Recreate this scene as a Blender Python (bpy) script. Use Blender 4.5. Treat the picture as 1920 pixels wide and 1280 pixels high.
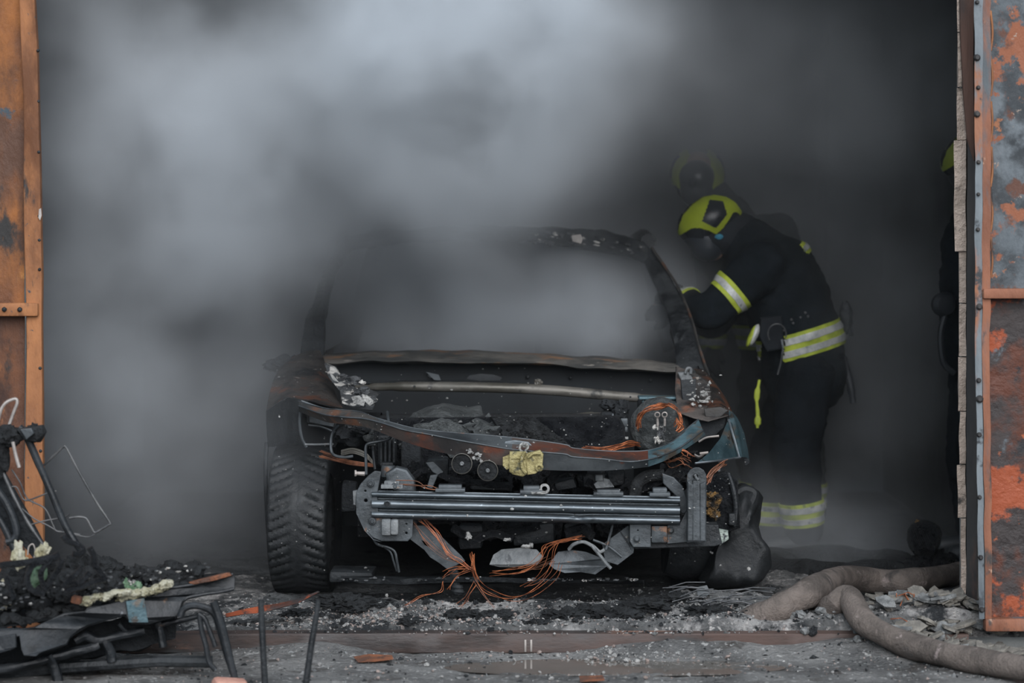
import bpy, bmesh, math, random
from mathutils import Vector, Matrix, noise
from math import pi, sin, cos, radians

for _o in list(bpy.data.objects):
    bpy.data.objects.remove(_o)
sc = bpy.context.scene
COL = sc.collection
random.seed(7)

# ------------------------------------------------------------------ camera
F, HC, HY = 5200.0, 1.43, 422.0          # focal length in pixels, eye height, horizon row
cam = bpy.data.objects.new('camera', bpy.data.cameras.new('camera'))
COL.objects.link(cam)
cam.location = (0, 0, HC)
cam.rotation_euler = (pi / 2, 0, 0)
cam.data.sensor_width = 36
cam.data.lens = 36 * F / 1920
cam.data.shift_y = -(640 - HY) / 1920
cam.data.clip_end = 200
cam.data.dof.use_dof = True
cam.data.dof.focus_distance = 10.25
cam.data.dof.aperture_fstop = 2.1
sc.camera = cam

# ------------------------------------------------------------------ light: an overcast sky, darker towards the horizon
w = bpy.data.worlds.new('overcast_sky')
sc.world = w
w.use_nodes = True
nt = w.node_tree
nt.nodes.clear()
_tc = nt.nodes.new('ShaderNodeTexCoord')
_sx = nt.nodes.new('ShaderNodeSeparateXYZ')
_rp = nt.nodes.new('ShaderNodeValToRGB')
_bg = nt.nodes.new('ShaderNodeBackground')
_wo = nt.nodes.new('ShaderNodeOutputWorld')
_rp.color_ramp.elements[0].position = 0.0
_rp.color_ramp.elements[0].color = (.28, .34, .39, 1)
_rp.color_ramp.elements[1].position = 0.75
_rp.color_ramp.elements[1].color = (.80, .93, 1.07, 1)
nt.links.new(_tc.outputs['Generated'], _sx.inputs[0])
nt.links.new(_sx.outputs['Z'], _rp.inputs[0])
nt.links.new(_rp.outputs[0], _bg.inputs[0])
nt.links.new(_bg.outputs[0], _wo.inputs[0])
_bg.inputs[1].default_value = 1.0
sun = bpy.data.objects.new('veiled_sun', bpy.data.lights.new('veiled_sun', 'SUN'))
COL.objects.link(sun)
sun.data.energy = 2.6
sun.data.angle = radians(50)
sun.data.color = (1, .985, 1)
sun.rotation_euler = (radians(61), 0, radians(10))

vs = sc.view_settings
vs.view_transform = 'Standard'
vs.look = 'None'
vs.gamma = 1
vs.exposure = 0.28
sc.cycles.use_denoising = True
sc.cycles.adaptive_threshold = 0.02
sc.cycles.max_bounces = 6
sc.cycles.diffuse_bounces = 2
sc.cycles.glossy_bounces = 2
sc.cycles.volume_bounces = 3
sc.cycles.volume_step_rate = 2.0
sc.cycles.caustics_reflective = False
sc.cycles.caustics_refractive = False


# ------------------------------------------------------------------ helpers
def P(px, py, D):
    """A point of the place, read off the photograph's column and row and given its distance."""
    return Vector(((px - 960) * D / F, D, HC - (py - HY) * D / F))


def PL(pts, D=None):
    return [P(p[0], p[1], p[2] if len(p) > 2 else D) for p in pts]


def resample(pts, n):
    pts = [Vector(p) for p in pts]
    L = [0]
    for a, b in zip(pts, pts[1:]):
        L.append(L[-1] + (b - a).length)
    out, j = [], 0
    for i in range(n):
        t = L[-1] * i / (n - 1)
        while j < len(pts) - 2 and L[j + 1] < t:
            j += 1
        s = (t - L[j]) / max(L[j + 1] - L[j], 1e-9)
        out.append(pts[j].lerp(pts[j + 1], min(max(s, 0), 1)))
    return out


def spline(pts, k=6):
    """Catmull-Rom through the points."""
    pts = [Vector(p) for p in pts]
    q = [pts[0] * 2 - pts[1]] + pts + [pts[-1] * 2 - pts[-2]]
    out = []
    for i in range(1, len(q) - 2):
        a, b, c, d = q[i - 1:i + 3]
        for j in range(k):
            t = j / k
            out.append(.5 * ((2 * b) + (c - a) * t + (2 * a - 5 * b + 4 * c - d) * t * t + (3 * b - a - 3 * c + d) * t ** 3))
    out.append(pts[-1])
    return out


class MB:
    def __init__(s):
        s.bm = bmesh.new()

    def box(s, c, size, rot=(0, 0, 0), bev=0.0):
        from mathutils import Euler
        M = Matrix.Translation(Vector(c)) @ Euler(rot).to_matrix().to_4x4() @ Matrix.Diagonal((*size, 1))
        r = bmesh.ops.create_cube(s.bm, size=1, matrix=M)
        if bev:
            es = list({e for v in r['verts'] for e in v.link_edges})
            bmesh.ops.bevel(s.bm, geom=es, offset=bev, segments=2, affect='EDGES', profile=.5, clamp_overlap=True)
        return s

    def pbox(s, x0, y0, x1, y1, D, depth, bev=0.004, rot=(0, 0, 0)):
        """A box whose front face fills the given rows and columns at distance D."""
        a, b = P(x0, y0, D), P(x1, y1, D)
        c = (a + b) / 2
        return s.box((c.x, D + depth / 2, c.z), (abs(b.x - a.x), depth, abs(b.z - a.z)), rot, bev)

    def tube(s, pts, r, n=8, cap=True, flat=1.0):
        pts = [Vector(p) for p in pts]
        m = len(pts)
        rr = r if isinstance(r, (list, tuple)) else [r] * m
        if len(rr) != m:
            rr = [rr[min(int(i * len(rr) / m), len(rr) - 1)] for i in range(m)]
        t0 = (pts[1] - pts[0]).normalized()
        up = Vector((0, 0, 1)) if abs(t0.z) < .9 else Vector((0, 1, 0))
        u = t0.cross(up).normalized()
        rings = []
        for i, p in enumerate(pts):
            t = (pts[min(i + 1, m - 1)] - pts[max(i - 1, 0)])
            if t.length < 1e-9:
                t = t0
            t.normalize()
            u = (u - t * u.dot(t))
            u = u.normalized() if u.length > 1e-6 else t.orthogonal().normalized()
            v = t.cross(u)
            rings.append([s.bm.verts.new(p + (u * cos(2 * pi * k / n) + v * sin(2 * pi * k / n) * flat) * rr[i]) for k in range(n)])
        for a, b in zip(rings, rings[1:]):
            for k in range(n):
                s.bm.faces.new((a[k], a[(k + 1) % n], b[(k + 1) % n], b[k]))
        if cap:
            s.bm.faces.new(rings[0][::-1])
            s.bm.faces.new(rings[-1])
        return s

    def ptube(s, pts, r, D=None, n=8, k=5, cap=True):
        q = PL(pts, D)
        return s.tube(spline(q, k) if k and len(q) > 2 else q, r, n, cap)

    def grid(s, rows, close_rows=False, close_cols=False):
        V = [[s.bm.verts.new(p) for p in r] for r in rows]
        R, C = len(V), len(V[0])
        for i in range(R if close_rows else R - 1):
            for j in range(C if close_cols else C - 1):
                s.bm.faces.new((V[i][j], V[i][(j + 1) % C], V[(i + 1) % R][(j + 1) % C], V[(i + 1) % R][j]))
        return V

    def beam(s, lines, n=40, jit=0.0):
        """A closed bar: polylines that run along it, in order round its section."""
        rows = [resample(l, n) for l in lines]
        if jit:
            for r in rows:
                for i, p in enumerate(r):
                    r[i] = p + noise.noise_vector(p * 9) * jit
        V = s.grid(rows, close_rows=True)
        s.bm.faces.new([r[0] for r in V])
        s.bm.faces.new([r[-1] for r in V][::-1])
        return s

    def lathe(s, prof, c, axis, n=32, closed=False):
        axis = Vector(axis).normalized()
        u = axis.orthogonal().normalized()
        v = axis.cross(u)
        c = Vector(c)
        rows = [[c + axis * h + (u * cos(2 * pi * k / n) + v * sin(2 * pi * k / n)) * max(r, 1e-4) for k in range(n)] for r, h in prof]
        V = s.grid(rows, close_rows=closed, close_cols=True)
        if not closed:
            for e in (V[0][::-1], V[-1]):
                s.bm.faces.new(e)
        return s

    def blob(s, c, r, amp=.25, fr=3.0, sub=3, seed=0, rot=0):
        r = r if isinstance(r, (list, tuple)) else (r, r, r)
        g = bmesh.ops.create_icosphere(s.bm, subdivisions=sub, radius=1)
        c = Vector(c)
        R = Matrix.Rotation(rot, 3, 'Y')
        for v in g['verts']:
            d = v.co.copy()
            q = Vector((d.x * r[0], d.y * r[1], d.z * r[2]))
            k = 1 + amp * noise.fractal(q * fr / max(r) + Vector((seed * 3.7, seed * 1.3, seed)), 1, 2, 4)
            v.co = c + R @ (q * k)
        return s

    def plate(s, outline, D, thick, holes=(), bev=0.0, tilt=None):
        """A sheet cut to an outline of columns and rows (with round or cut holes). D: its distance, or a function of column and row."""
        K = 0.002
        cu = bpy.data.curves.new('t', 'CURVE')
        cu.dimensions = '2D'
        cu.fill_mode = 'BOTH'
        cu.extrude = thick / 2
        cu.bevel_depth = bev
        cu.bevel_resolution = 1
        loops = [list(outline)]
        for h in holes:
            if isinstance(h[0], (int, float)):
                x, y, r = h
                loops.append([(x + r * cos(2 * pi * k / 14), y + r * sin(2 * pi * k / 14)) for k in range(14)])
            else:
                loops.append(list(h))
        for lp in loops:
            sp = cu.splines.new('POLY')
            sp.points.add(len(lp) - 1)
            for q, (x, y) in zip(sp.points, lp):
                q.co = (x * K, -y * K, 0, 1)
            sp.use_cyclic_u = True
        ob = bpy.data.objects.new('t', cu)
        me = bpy.data.meshes.new_from_object(ob)
        for v in me.vertices:
            px, py, d = v.co.x / K, -v.co.y / K, v.co.z
            if bev:
                e = bev / K * 1.1
                px = min(max(px, min(q[0] for q in outline) - e), max(q[0] for q in outline) + e)
                py = min(max(py, min(q[1] for q in outline) - e), max(q[1] for q in outline) + e)
                d = min(max(d, -thick / 2 - bev), thick / 2 + bev)
            dd = D(px, py) if callable(D) else D
            v.co = P(px, py, dd) + Vector((0, d + thick / 2, 0))
        s.bm.from_mesh(me)
        bpy.data.objects.remove(ob)
        bpy.data.curves.remove(cu)
        bpy.data.meshes.remove(me)
        return s

    def jitter(s, amp, fr=8.0, seed=0):
        o = Vector((seed * 5.1, seed * 2.3, seed))
        for v in s.bm.verts:
            v.co += noise.noise_vector(v.co * fr + o) * amp + noise.noise_vector(v.co * fr * 2.7 + o) * amp * .4
        return s

    def build(s, name, mat, parent=None, ang=35, base=None):
        bm = s.bm
        if bm.faces:
            bmesh.ops.recalc_face_normals(bm, faces=bm.faces[:])
        off = world_loc(parent) if parent is not None else (Vector(base) if base is not None else Vector())
        for v in bm.verts:
            v.co -= off
        me = bpy.data.meshes.new(name)
        bm.to_mesh(me)
        bm.free()
        return link(name, me, mat, parent, ang, base)


def build_each(mb, name, mat, parent=None, ang=35, base=None):
    """Each loose piece as an object of its own."""
    bm = mb.bm
    left, out = set(bm.verts), []
    bm.verts.index_update()
    order = list(bm.verts)
    for v0 in order:
        if v0 not in left:
            continue
        isl, st = [], [v0]
        left.discard(v0)
        while st:
            v = st.pop()
            isl.append(v)
            for e in v.link_edges:
                q = e.other_vert(v)
                if q in left:
                    left.discard(q)
                    st.append(q)
        m = MB()
        mp = {v: m.bm.verts.new(v.co) for v in isl}
        for f in {f for v in isl for f in v.link_faces}:
            m.bm.faces.new([mp[v] for v in f.verts])
        out.append(m.build(name, mat, parent, ang, base))
    bm.free()
    return out


def world_loc(o):
    v = Vector()
    while o is not None:
        v += o.location
        o = o.parent
    return v


def link(name, me, mat, parent=None, ang=35, base=None):
    o = bpy.data.objects.new(name, me)
    for m in (mat if isinstance(mat, (list, tuple)) else [mat]):
        if m is not None:
            me.materials.append(m)
    me.polygons.foreach_set('use_smooth', [True] * len(me.polygons))
    me.set_sharp_from_angle(angle=radians(ang))
    COL.objects.link(o)
    if parent is not None:
        o.parent = parent
    elif base is not None:
        o.location = base
    return o


def tag(o, label, cat, group=None, kind=None):
    if label:
        o['label'] = label
    if cat:
        o['category'] = cat
    if group:
        o['group'] = group
    if kind:
        o['kind'] = kind
    return o


def thing(name, loc, label, cat, group=None):
    o = bpy.data.objects.new(name, None)
    o.empty_display_size = .1
    COL.objects.link(o)
    o.location = loc
    return tag(o, label, cat, group)


def struct(o, label, cat):
    return tag(o, label, cat, kind='structure')


# ------------------------------------------------------------------ materials
MATS = {}


def mat(name, a, b, scale=6.0, rough=(.55, .8), metal=0.0, bump=.2, bscale=None, layers=(), stretch=(1, 1, 1), detail=6, lo=.35, hi=.65, spec=.5):
    """Two tones mixed by noise; layers of (colour, noise scale, from, to, stretch, roughness) lie over them like rust, ash or flaked paint."""
    m = bpy.data.materials.new(name)
    m.use_nodes = True
    t = m.node_tree
    N, Lk = t.nodes, t.links
    bs = N['Principled BSDF']
    tc = N.new('ShaderNodeTexCoord')

    def noise_at(sc_, st, det=detail, seed=0.0):
        mp = N.new('ShaderNodeMapping')
        mp.inputs['Scale'].default_value = st
        mp.inputs['Location'].default_value = (seed, seed * .7, seed * 1.3)
        Lk.new(tc.outputs['Object'], mp.inputs[0])
        n = N.new('ShaderNodeTexNoise')
        n.inputs['Scale'].default_value = sc_
        n.inputs['Detail'].default_value = det
        n.inputs['Roughness'].default_value = .62
        Lk.new(mp.outputs[0], n.inputs['Vector'])
        return n.outputs[0]

    def rng(x, l, h, a_=0.0, b_=1.0):
        r = N.new('ShaderNodeMapRange')
        r.interpolation_type = 'SMOOTHSTEP'
        for i, v in enumerate((l, h, a_, b_)):
            r.inputs[i + 1].default_value = v
        Lk.new(x, r.inputs[0])
        return r.outputs[0]

    def mix(f, x, y):
        q = N.new('ShaderNodeMix')
        q.data_type = 'RGBA'
        Lk.new(f, q.inputs[0])
        for i, v in ((6, x), (7, y)):
            if isinstance(v, tuple):
                q.inputs[i].default_value = (*v, 1)
            else:
                Lk.new(v, q.inputs[i])
        return q.outputs[2]

    n0 = noise_at(scale, stretch)
    col = mix(rng(n0, lo, hi), a, b)
    ro = rng(n0, .3, .7, rough[0], rough[1])
    hgt = noise_at(bscale or scale * 4, stretch)
    for i, L in enumerate(layers):
        c, s_, l, h = L[:4]
        st = L[4] if len(L) > 4 and L[4] else (1, 1, 1)
        f = rng(noise_at(s_, st, 8, 3.1 + i * 2.7), l, h)
        col = mix(f, col, c)
    Lk.new(col, bs.inputs['Base Color'])
    Lk.new(ro, bs.inputs['Roughness'])
    bs.inputs['Metallic'].default_value = metal
    bs.inputs['Specular IOR Level'].default_value = spec
    if bump:
        bp = N.new('ShaderNodeBump')
        bp.inputs['Strength'].default_value = min(bump * 2.5, 1)
        bp.inputs['Distance'].default_value = .01 * bump / .2
        Lk.new(hgt, bp.inputs['Height'])
        Lk.new(bp.outputs[0], bs.inputs['Normal'])
    MATS[name] = m
    return m


WHITE = (.62, .63, .62)
mat('charred', (.008, .010, .012), (.030, .034, .037), 9, (.45, .75), .2, .25, layers=[((.045, .05, .053), 17, .58, .70), (WHITE, 60, .70, .76)])
mat('charred_matte', (.006, .008, .010), (.018, .021, .024), 7, (.7, .95), 0, .4, layers=[((.05, .053, .055), 23, .62, .75)])
mat('soot', (.010, .012, .014), (.022, .026, .029), 3, (.8, .95), 0, .1)
mat('burnt_rust', (.022, .024, .025), (.055, .05, .045), 7, (.5, .8), .2, .2, layers=[((.13, .055, .028), 6, .53, .68), ((.20, .19, .17), 21, .62, .72), (WHITE, 70, .70, .75)])
mat('wing_rust', (.035, .034, .034), (.105, .09, .08), 7, (.5, .8), .2, .3, layers=[((.20, .085, .05), 6, .52, .64), ((.03, .032, .034), 9, .56, .66), ((.32, .29, .26), 26, .62, .70)])
mat('cowl', (.06, .062, .06), (.15, .14, .125), 8, (.5, .8), .2, .25, stretch=(.5, 1, 2), layers=[((.25, .14, .08), 9, .54, .66, (.4, 1, 1.6)), ((.36, .33, .29), 24, .63, .72, (.3, 1, 2))])
mat('slam', (.036, .034, .034), (.085, .066, .058), 5, (.30, .5), .35, .15, layers=[((.13, .047, .03), 4.0, .46, .58), ((.075, .083, .088), 5, .57, .66), ((.09, .20, .23), 6, .64, .72), ((.32, .11, .05), 14, .61, .70), (WHITE, 55, .70, .75)])
mat('teal_panel', (.045, .085, .10), (.11, .185, .21), 7, (.35, .6), .3, .2, layers=[((.12, .10, .08), 9, .56, .66), ((.05, .045, .04), 18, .58, .66), (WHITE, 60, .70, .75)])
mat('beam_steel', (.11, .128, .14), (.235, .265, .285), 7, (.36, .5), .7, .12, stretch=(.6, 2, 2), layers=[((.03, .036, .04), 16, .58, .72, (.5, 1, 1)), ((.45, .52, .55), 30, .66, .74)])
mat('grey_steel', (.04, .046, .05), (.09, .102, .11), 9, (.4, .6), .45, .15, layers=[((.035, .04, .043), 11, .55, .68), ((.16, .085, .05), 15, .63, .70)])
mat('pale_steel', (.11, .12, .125), (.22, .23, .232), 14, (.5, .7), .2, .2, layers=[((.07, .075, .08), 20, .55, .66), ((.33, .2, .12), 25, .64, .72)])
mat('alu_ash', (.035, .038, .04), (.10, .105, .11), 12, (.5, .8), .1, .4, layers=[((.62, .60, .56), 14, .53, .59), ((.45, .33, .25), 20, .66, .72)])
mat('white_metal', (.3, .3, .29), (.55, .545, .52), 30, (.3, .6), .4, .3, layers=[((.1, .1, .1), 40, .55, .65)])
mat('tube_bronze', (.085, .08, .066), (.185, .175, .155), 8, (.35, .6), .4, .12, stretch=(.5, 1, 1), layers=[((.04, .042, .042), 12, .56, .68)])
mat('brass', (.22, .185, .075), (.44, .38, .18), 25, (.35, .55), .35, .25, layers=[((.07, .07, .045), 30, .55, .66), ((.65, .6, .45), 60, .64, .7)])
mat('copper', (.17, .05, .022), (.55, .18, .07), 22, (.3, .5), .5, .1, layers=[((.07, .03, .02), 18, .56, .66)])
mat('copper_dark', (.08, .035, .02), (.26, .10, .05), 22, (.4, .6), .4, .1)
mat('tyre', (.006, .008, .009), (.013, .015, .017), 12, (.5, .75), 0, .2, layers=[((.024, .027, .029), 9, .56, .70), (WHITE, 75, .74, .78)])
mat('glossy_char', (.006, .007, .009), (.016, .018, .021), 25, (.22, .5), 0, .6, layers=[((.055, .06, .065), 30, .62, .72), ((.7, .72, .74), 75, .73, .78)])
mat('ash_lump', (.036, .041, .042), (.11, .12, .12), 14, (.8, 1), 0, .8, bscale=45, layers=[((.012, .014, .016), 7, .56, .66), ((.6, .6, .58), 80, .73, .77)])
mat('dark_lump', (.007, .008, .009), (.024, .027, .029), 18, (.5, .9), 0, .8, bscale=50, layers=[((.6, .6, .58), 80, .73, .77)])
mat('orange_ash', (.05, .04, .03), (.4, .22, .06), 28, (.6, .9), 0, .6, layers=[((.02, .02, .02), 20, .48, .58), ((.75, .7, .6), 60, .64, .70)])
mat('green_white', (.30, .36, .32), (.55, .62, .56), 20, (.5, .8), 0, .4, layers=[((.06, .065, .07), 22, .52, .6)])
RUSTST = (1, 1, .22)
mat('rust_brown', (.085, .034, .017), (.19, .074, .032), 5, (.6, .85), .1, .3, stretch=(1, 1, .5), layers=[((.045, .022, .016), 4, .46, .62, (1, 1, .5)), ((.02, .02, .02), 6, .56, .66, (1, 1, .5)), ((.28, .11, .04), 9, .62, .72, (1, 1, .3))])
mat('slam_grey', (.034, .039, .043), (.085, .095, .10), 5, (.32, .5), .35, .15, layers=[((.11, .042, .028), 5, .60, .68), (WHITE, 55, .70, .75)])
mat('rust_orange', (.23, .09, .034), (.40, .17, .068), 6, (.6, .85), .1, .25, stretch=(1, 1, .35),
    layers=[((.13, .05, .02), 4, .48, .66, (1, 1, .4)), ((.035, .03, .028), 8, .57, .66, (1.2, 1, .5)), ((.60, .32, .14), 12, .62, .74, (1, 1, .2)), ((.05, .055, .06), 35, .64, .69)])
mat('rust_panel', (.15, .055, .02), (.33, .125, .036), 5, (.6, .85), .1, .3, stretch=(1, 1, .5),
    layers=[((.09, .04, .022), 4, .46, .62, (1, 1, .5)), ((.028, .026, .025), 6, .56, .66, (1, 1, .5)), ((.05, .07, .085), 11, .62, .70), ((.5, .22, .06), 9, .63, .74, (1, 1, .3))])
mat('grey_paint', (.06, .075, .085), (.15, .17, .185), 4, (.5, .75), .1, .25, stretch=(1, 1, .5),
    layers=[((.032, .038, .043), 4, .50, .62), ((.25, .082, .036), 3.6, .59, .62), ((.10, .04, .024), 7, .56, .64), ((.30, .12, .055), 13, .62, .67), ((.34, .27, .22), 26, .64, .70)])
mat('rust_lower', (.026, .020, .019), (.055, .045, .043), 5, (.5, .8), .1, .3,
    layers=[((.10, .031, .016), 3.5, .44, .56), ((.30, .065, .022), 3.6, .525, .565), ((.022, .022, .024), 8, .57, .66), ((.36, .10, .04), 15, .62, .68), ((.11, .13, .145), 6, .64, .70)])
mat('rust_stile', (.17, .062, .032), (.31, .13, .075), 6, (.6, .85), .1, .25, stretch=(1, 1, .3),
    layers=[((.10, .115, .125), 4, .50, .60, (1, 1, .25)), ((.05, .045, .042), 9, .58, .66, (1, 1, .4)), ((.42, .26, .18), 20, .64, .71)])
mat('hinge_strip', (.10, .118, .13), (.20, .225, .24), 7, (.5, .75), .2, .2, stretch=(1, 1, .3),
    layers=[((.28, .12, .065), 5, .50, .57, (1, 1, .3)), ((.04, .045, .05), 12, .57, .66)])
mat('frame_steel', (.022, .022, .023), (.06, .055, .052), 5, (.5, .8), .1, .2, stretch=(1, 1, .25), layers=[((.15, .075, .05), 3, .58, .68, (1, 1, .25))])
mat('frame_brown', (.09, .05, .038), (.17, .09, .065), 5, (.6, .8), .1, .2, stretch=(1, 1, .2), layers=[((.04, .032, .03), 7, .55, .66, (1, 1, .2))])
mat('jamb', (.46, .37, .305), (.68, .55, .46), 9, (.8, .95), 0, .5, layers=[((.09, .08, .072), 12, .57, .68), ((.55, .5, .45), 40, .68, .74)])
mat('sooty_plaster', (.022, .025, .027), (.05, .054, .057), 2.5, (.85, 1), 0, .3)
mat('facade', (.22, .21, .20), (.32, .31, .29), 3, (.85, 1), 0, .3)
mat('ground', (.05, .053, .055), (.19, .19, .185), 6, (.6, .95), 0, .8, bscale=55, detail=9,
    layers=[((.44, .425, .41), 6, .49, .60), ((.022, .025, .028), 5, .54, .62), ((.60, .57, .54), 42, .57, .66), ((.52, .43, .39), 35, .62, .72), ((.025, .027, .03), 60, .62, .70)])
mat('yard', (.11, .11, .108), (.26, .255, .245), 4, (.25, .8), 0, .6, bscale=50, detail=9,
    layers=[((.07, .063, .057), 5, .56, .66), ((.52, .51, .49), 38, .57, .67), ((.045, .047, .05), 50, .61, .70)])
mat('floor_inside_and_shade', (.03, .033, .035), (.085, .09, .092), 5, (.5, .9), 0, .6, bscale=30, layers=[((.16, .155, .15), 20, .60, .70), ((.012, .014, .016), 6, .57, .66)])
mat('rubble_white', (.28, .275, .265), (.55, .535, .51), 30, (.7, .95), 0, .3, layers=[((.2, .19, .18), 30, .6, .7)])
mat('rubble_pink', (.27, .21, .185), (.46, .37, .33), 30, (.7, .95), 0, .3)
mat('rubble_grey', (.11, .115, .115), (.26, .265, .26), 30, (.7, .95), 0, .3)
mat('rubble_black', (.012, .014, .016), (.04, .043, .046), 30, (.35, .8), 0, .4)
mat('shard', (.12, .112, .098), (.25, .232, .20), 12, (.7, .9), 0, .3, layers=[((.10, .095, .09), 20, .60, .7)])
mat('orange_scrap', (.09, .045, .03), (.26, .09, .038), 20, (.6, .8), 0, .3)
mat('sill', (.028, .024, .023), (.085, .053, .043), 6, (.45, .75), .1, .2, stretch=(.3, 1, 1), layers=[((.06, .06, .06), 5, .55, .66, (.3, 1, 1)), ((.22, .12, .085), 6, .62, .7, (.3, 1, 1)), (WHITE, 70, .70, .75)])
mat('hose', (.08, .066, .057), (.18, .148, .128), 9, (.75, .95), 0, .3, bscale=90, layers=[((.05, .045, .042), 5, .56, .68), ((.33, .27, .25), 14, .62, .72)])
mat('foam', (.50, .46, .28), (.74, .71, .56), 22, (.8, 1), 0, .6, layers=[((.18, .13, .05), 18, .60, .68)])
mat('foam_green', (.12, .25, .13), (.34, .50, .34), 24, (.8, 1), 0, .6, layers=[((.03, .035, .03), 20, .56, .64)])
mat('wire_grey', (.05, .052, .055), (.14, .14, .14), 14, (.4, .6), .5, .1)
mat('wire_pale', (.22, .20, .185), (.40, .36, .33), 14, (.4, .6), .3, .1)
mat('seat_steel', (.008, .010, .012), (.022, .026, .030), 6, (.4, .65), .2, .2, layers=[((.006, .007, .008), 10, .55, .68), ((.10, .11, .12), 26, .67, .74), ((.13, .07, .035), 11, .66, .72)])
mat('turnout', (.005, .008, .010), (.010, .014, .018), 9, (.85, 1), 0, .2, bscale=60, spec=.12)
mat('trouser', (.005, .007, .009), (.009, .012, .015), 9, (.85, 1), 0, .2, bscale=60, spec=.12)
mat('hood_cloth', (.008, .010, .013), (.016, .020, .024), 9, (.8, .95), 0, .2, spec=.25)
mat('skin', (.30, .19, .14), (.38, .25, .19), 9, (.5, .6), 0, .1)
mat('boot', (.008, .010, .013), (.02, .024, .028), 9, (.4, .6), 0, .1)
mat('yellow_band', (.33, .40, .035), (.50, .58, .06), 16, (.6, .8), 0, .1, layers=[((.13, .16, .04), 12, .60, .72)])
mat('silver_band', (.42, .44, .43), (.66, .66, .63), 20, (.35, .55), .2, .15, layers=[((.22, .24, .24), 25, .58, .68)])
mat('helmet_yellow', (.50, .60, .035), (.60, .70, .05), 5, (.30, .42), 0, .02, layers=[((.36, .44, .05), 6, .62, .75)])
mat('helmet_dark', (.016, .020, .026), (.03, .035, .042), 8, (.25, .4), 0, .02)
mat('visor', (.012, .016, .02), (.03, .036, .042), 8, (.1, .2), 0, 0)
mat('blue_strap', (.02, .14, .22), (.04, .22, .32), 20, (.6, .8), 0, .1)
mat('chrome', (.4, .42, .43), (.55, .57, .58), 20, (.2, .3), .9, 0)
mat('brick_pink', (.50, .25, .19), (.62, .34, .26), 12, (.8, 1), 0, .3)
mat('puddle', (.10, .088, .075), (.13, .115, .10), 3, (.03, .06), 0, 0)
G = MATS
# ------------------------------------------------------------------ the garage and the yard
def heap(x, y):
    """Height of the ash on the garage floor."""
    h = 0.0
    for cx, cy, rx, ry, a in ((-.35, 10.02, .65, .16, .05), (.35, 10.10, .55, .16, .05), (.80, 10.05, .30, .22, .07), (-.62, 10.22, .20, .14, .05),
                              (1.35, 9.95, .30, .25, .05), (1.55, 9.75, .28, .20, .06), (1.25, 11.2, .5, .35, .05), (.55, 9.80, .35, .07, .035), (-.35, 9.80, .5, .06, .025), (1.1, 9.82, .2, .08, .03)):
        h += a * math.exp(-((x - cx) / rx) ** 2 - ((y - cy) / ry) ** 2)
    k = min(1, max(0, (11.8 - y) / .8)) if y > 11 else 1
    p = Vector((x, y, 0))
    h += .020 * noise.fractal(p * 3.5, 1, 2, 5) * k + .010 * noise.noise(p * 28)
    return h


mb = MB()
rows = []
for i in range(150):
    y = 9.765 + 2.4 * (i / 149) ** 1.5
    rows.append([Vector((-2.0 + 4.0 * j / 220, y, max(heap(-2.0 + 4.0 * j / 220, y), -.01) if i else -.02)) for j in range(221)])
rows.append([Vector((v.x, 14.9, .0)) for v in rows[-1]])
V = mb.grid(rows)
o = mb.build('floor', [G['ground'], G['floor_inside_and_shade']], ang=80)
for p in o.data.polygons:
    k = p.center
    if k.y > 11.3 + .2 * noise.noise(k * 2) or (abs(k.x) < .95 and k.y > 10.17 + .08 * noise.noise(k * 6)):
        p.material_index = 1  # the darker floor colour also stands in for the shadow under the car
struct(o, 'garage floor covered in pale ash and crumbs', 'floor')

YG = -0.07


def yard_h(x, y):
    p = Vector((x, y, 3))
    return YG + .010 * noise.fractal(p * 4, 1, 2, 4) + .005 * noise.noise(p * 30) - .018 * math.exp(-((x - .35) / .42) ** 2 - ((y - 9.42) / .13) ** 2) + .05 * math.exp(-((x - .62) / .35) ** 2 - ((y - 9.70) / .09) ** 2) + .04 * math.exp(-((x + .75) / .25) ** 2 - ((y - 9.70) / .07) ** 2) + .06 * math.exp(-((x - 1.3) / .30) ** 2 - ((y - 9.68) / .12) ** 2)


mb = MB()
ys = [-4, 2, 6, 8] + [8.5 + 1.32 * i / 70 for i in range(71)]
mb.grid([[Vector((x, y, yard_h(x, y) if y > 8.2 else YG)) for x in [-9, -5] + [-2.6 + 5.2 * j / 180 for j in range(181)] + [5, 9]] for y in ys])
struct(mb.build('ground', G['yard'], ang=80), 'wet gritty ground in front of the garage sill', 'ground')

mb = MB()
pts = [Vector((.35 + (.58 + .12 * noise.noise(Vector((k, 0, 0)))) * cos(2 * pi * k / 40), 9.42 + (.19 + .04 * noise.noise(Vector((k * .6, 4, 0)))) * sin(2 * pi * k / 40), -.0715)) for k in range(40)]
mb.bm.faces.new([mb.bm.verts.new(p) for p in pts])
o = mb.build('puddle', G['puddle'], base=(.35, 9.42, -.0715))
tag(o, 'shallow brown puddle before the rusty sill', 'puddle')

# walls, ceiling, front of the building
HALL = dict(x0=-2.0, x1=2.0, y0=9.95, y1=15.0, top=2.85)
for nm, c, s, lb in (('wall_left', (-2.075, 12.5, 1.45), (.15, 5.1, 3.2), 'sooty left side wall of the garage'),
                     ('wall_right', (2.075, 12.5, 1.45), (.15, 5.1, 3.2), 'sooty right side wall of the garage'),
                     ('wall_back', (0, 15.075, 1.45), (4.3, .15, 3.2), 'blackened back wall of the garage'),
                     ('ceiling', (0, 12.55, 3.02), (4.3, 5.2, .14), 'blackened ceiling of the garage')):
    mb = MB().box(c, s)
    struct(mb.build(nm, G['sooty_plaster']), lb, nm.split('_')[0])
mb = MB()
mb.box((0, 9.99, 3.5), (4.4, .22, 1.5))
mb.box((-3.92, 9.99, 2.0), (4.3, .22, 4.2))
mb.box((3.78, 9.99, 2.0), (4.3, .22, 4.2))
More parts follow.
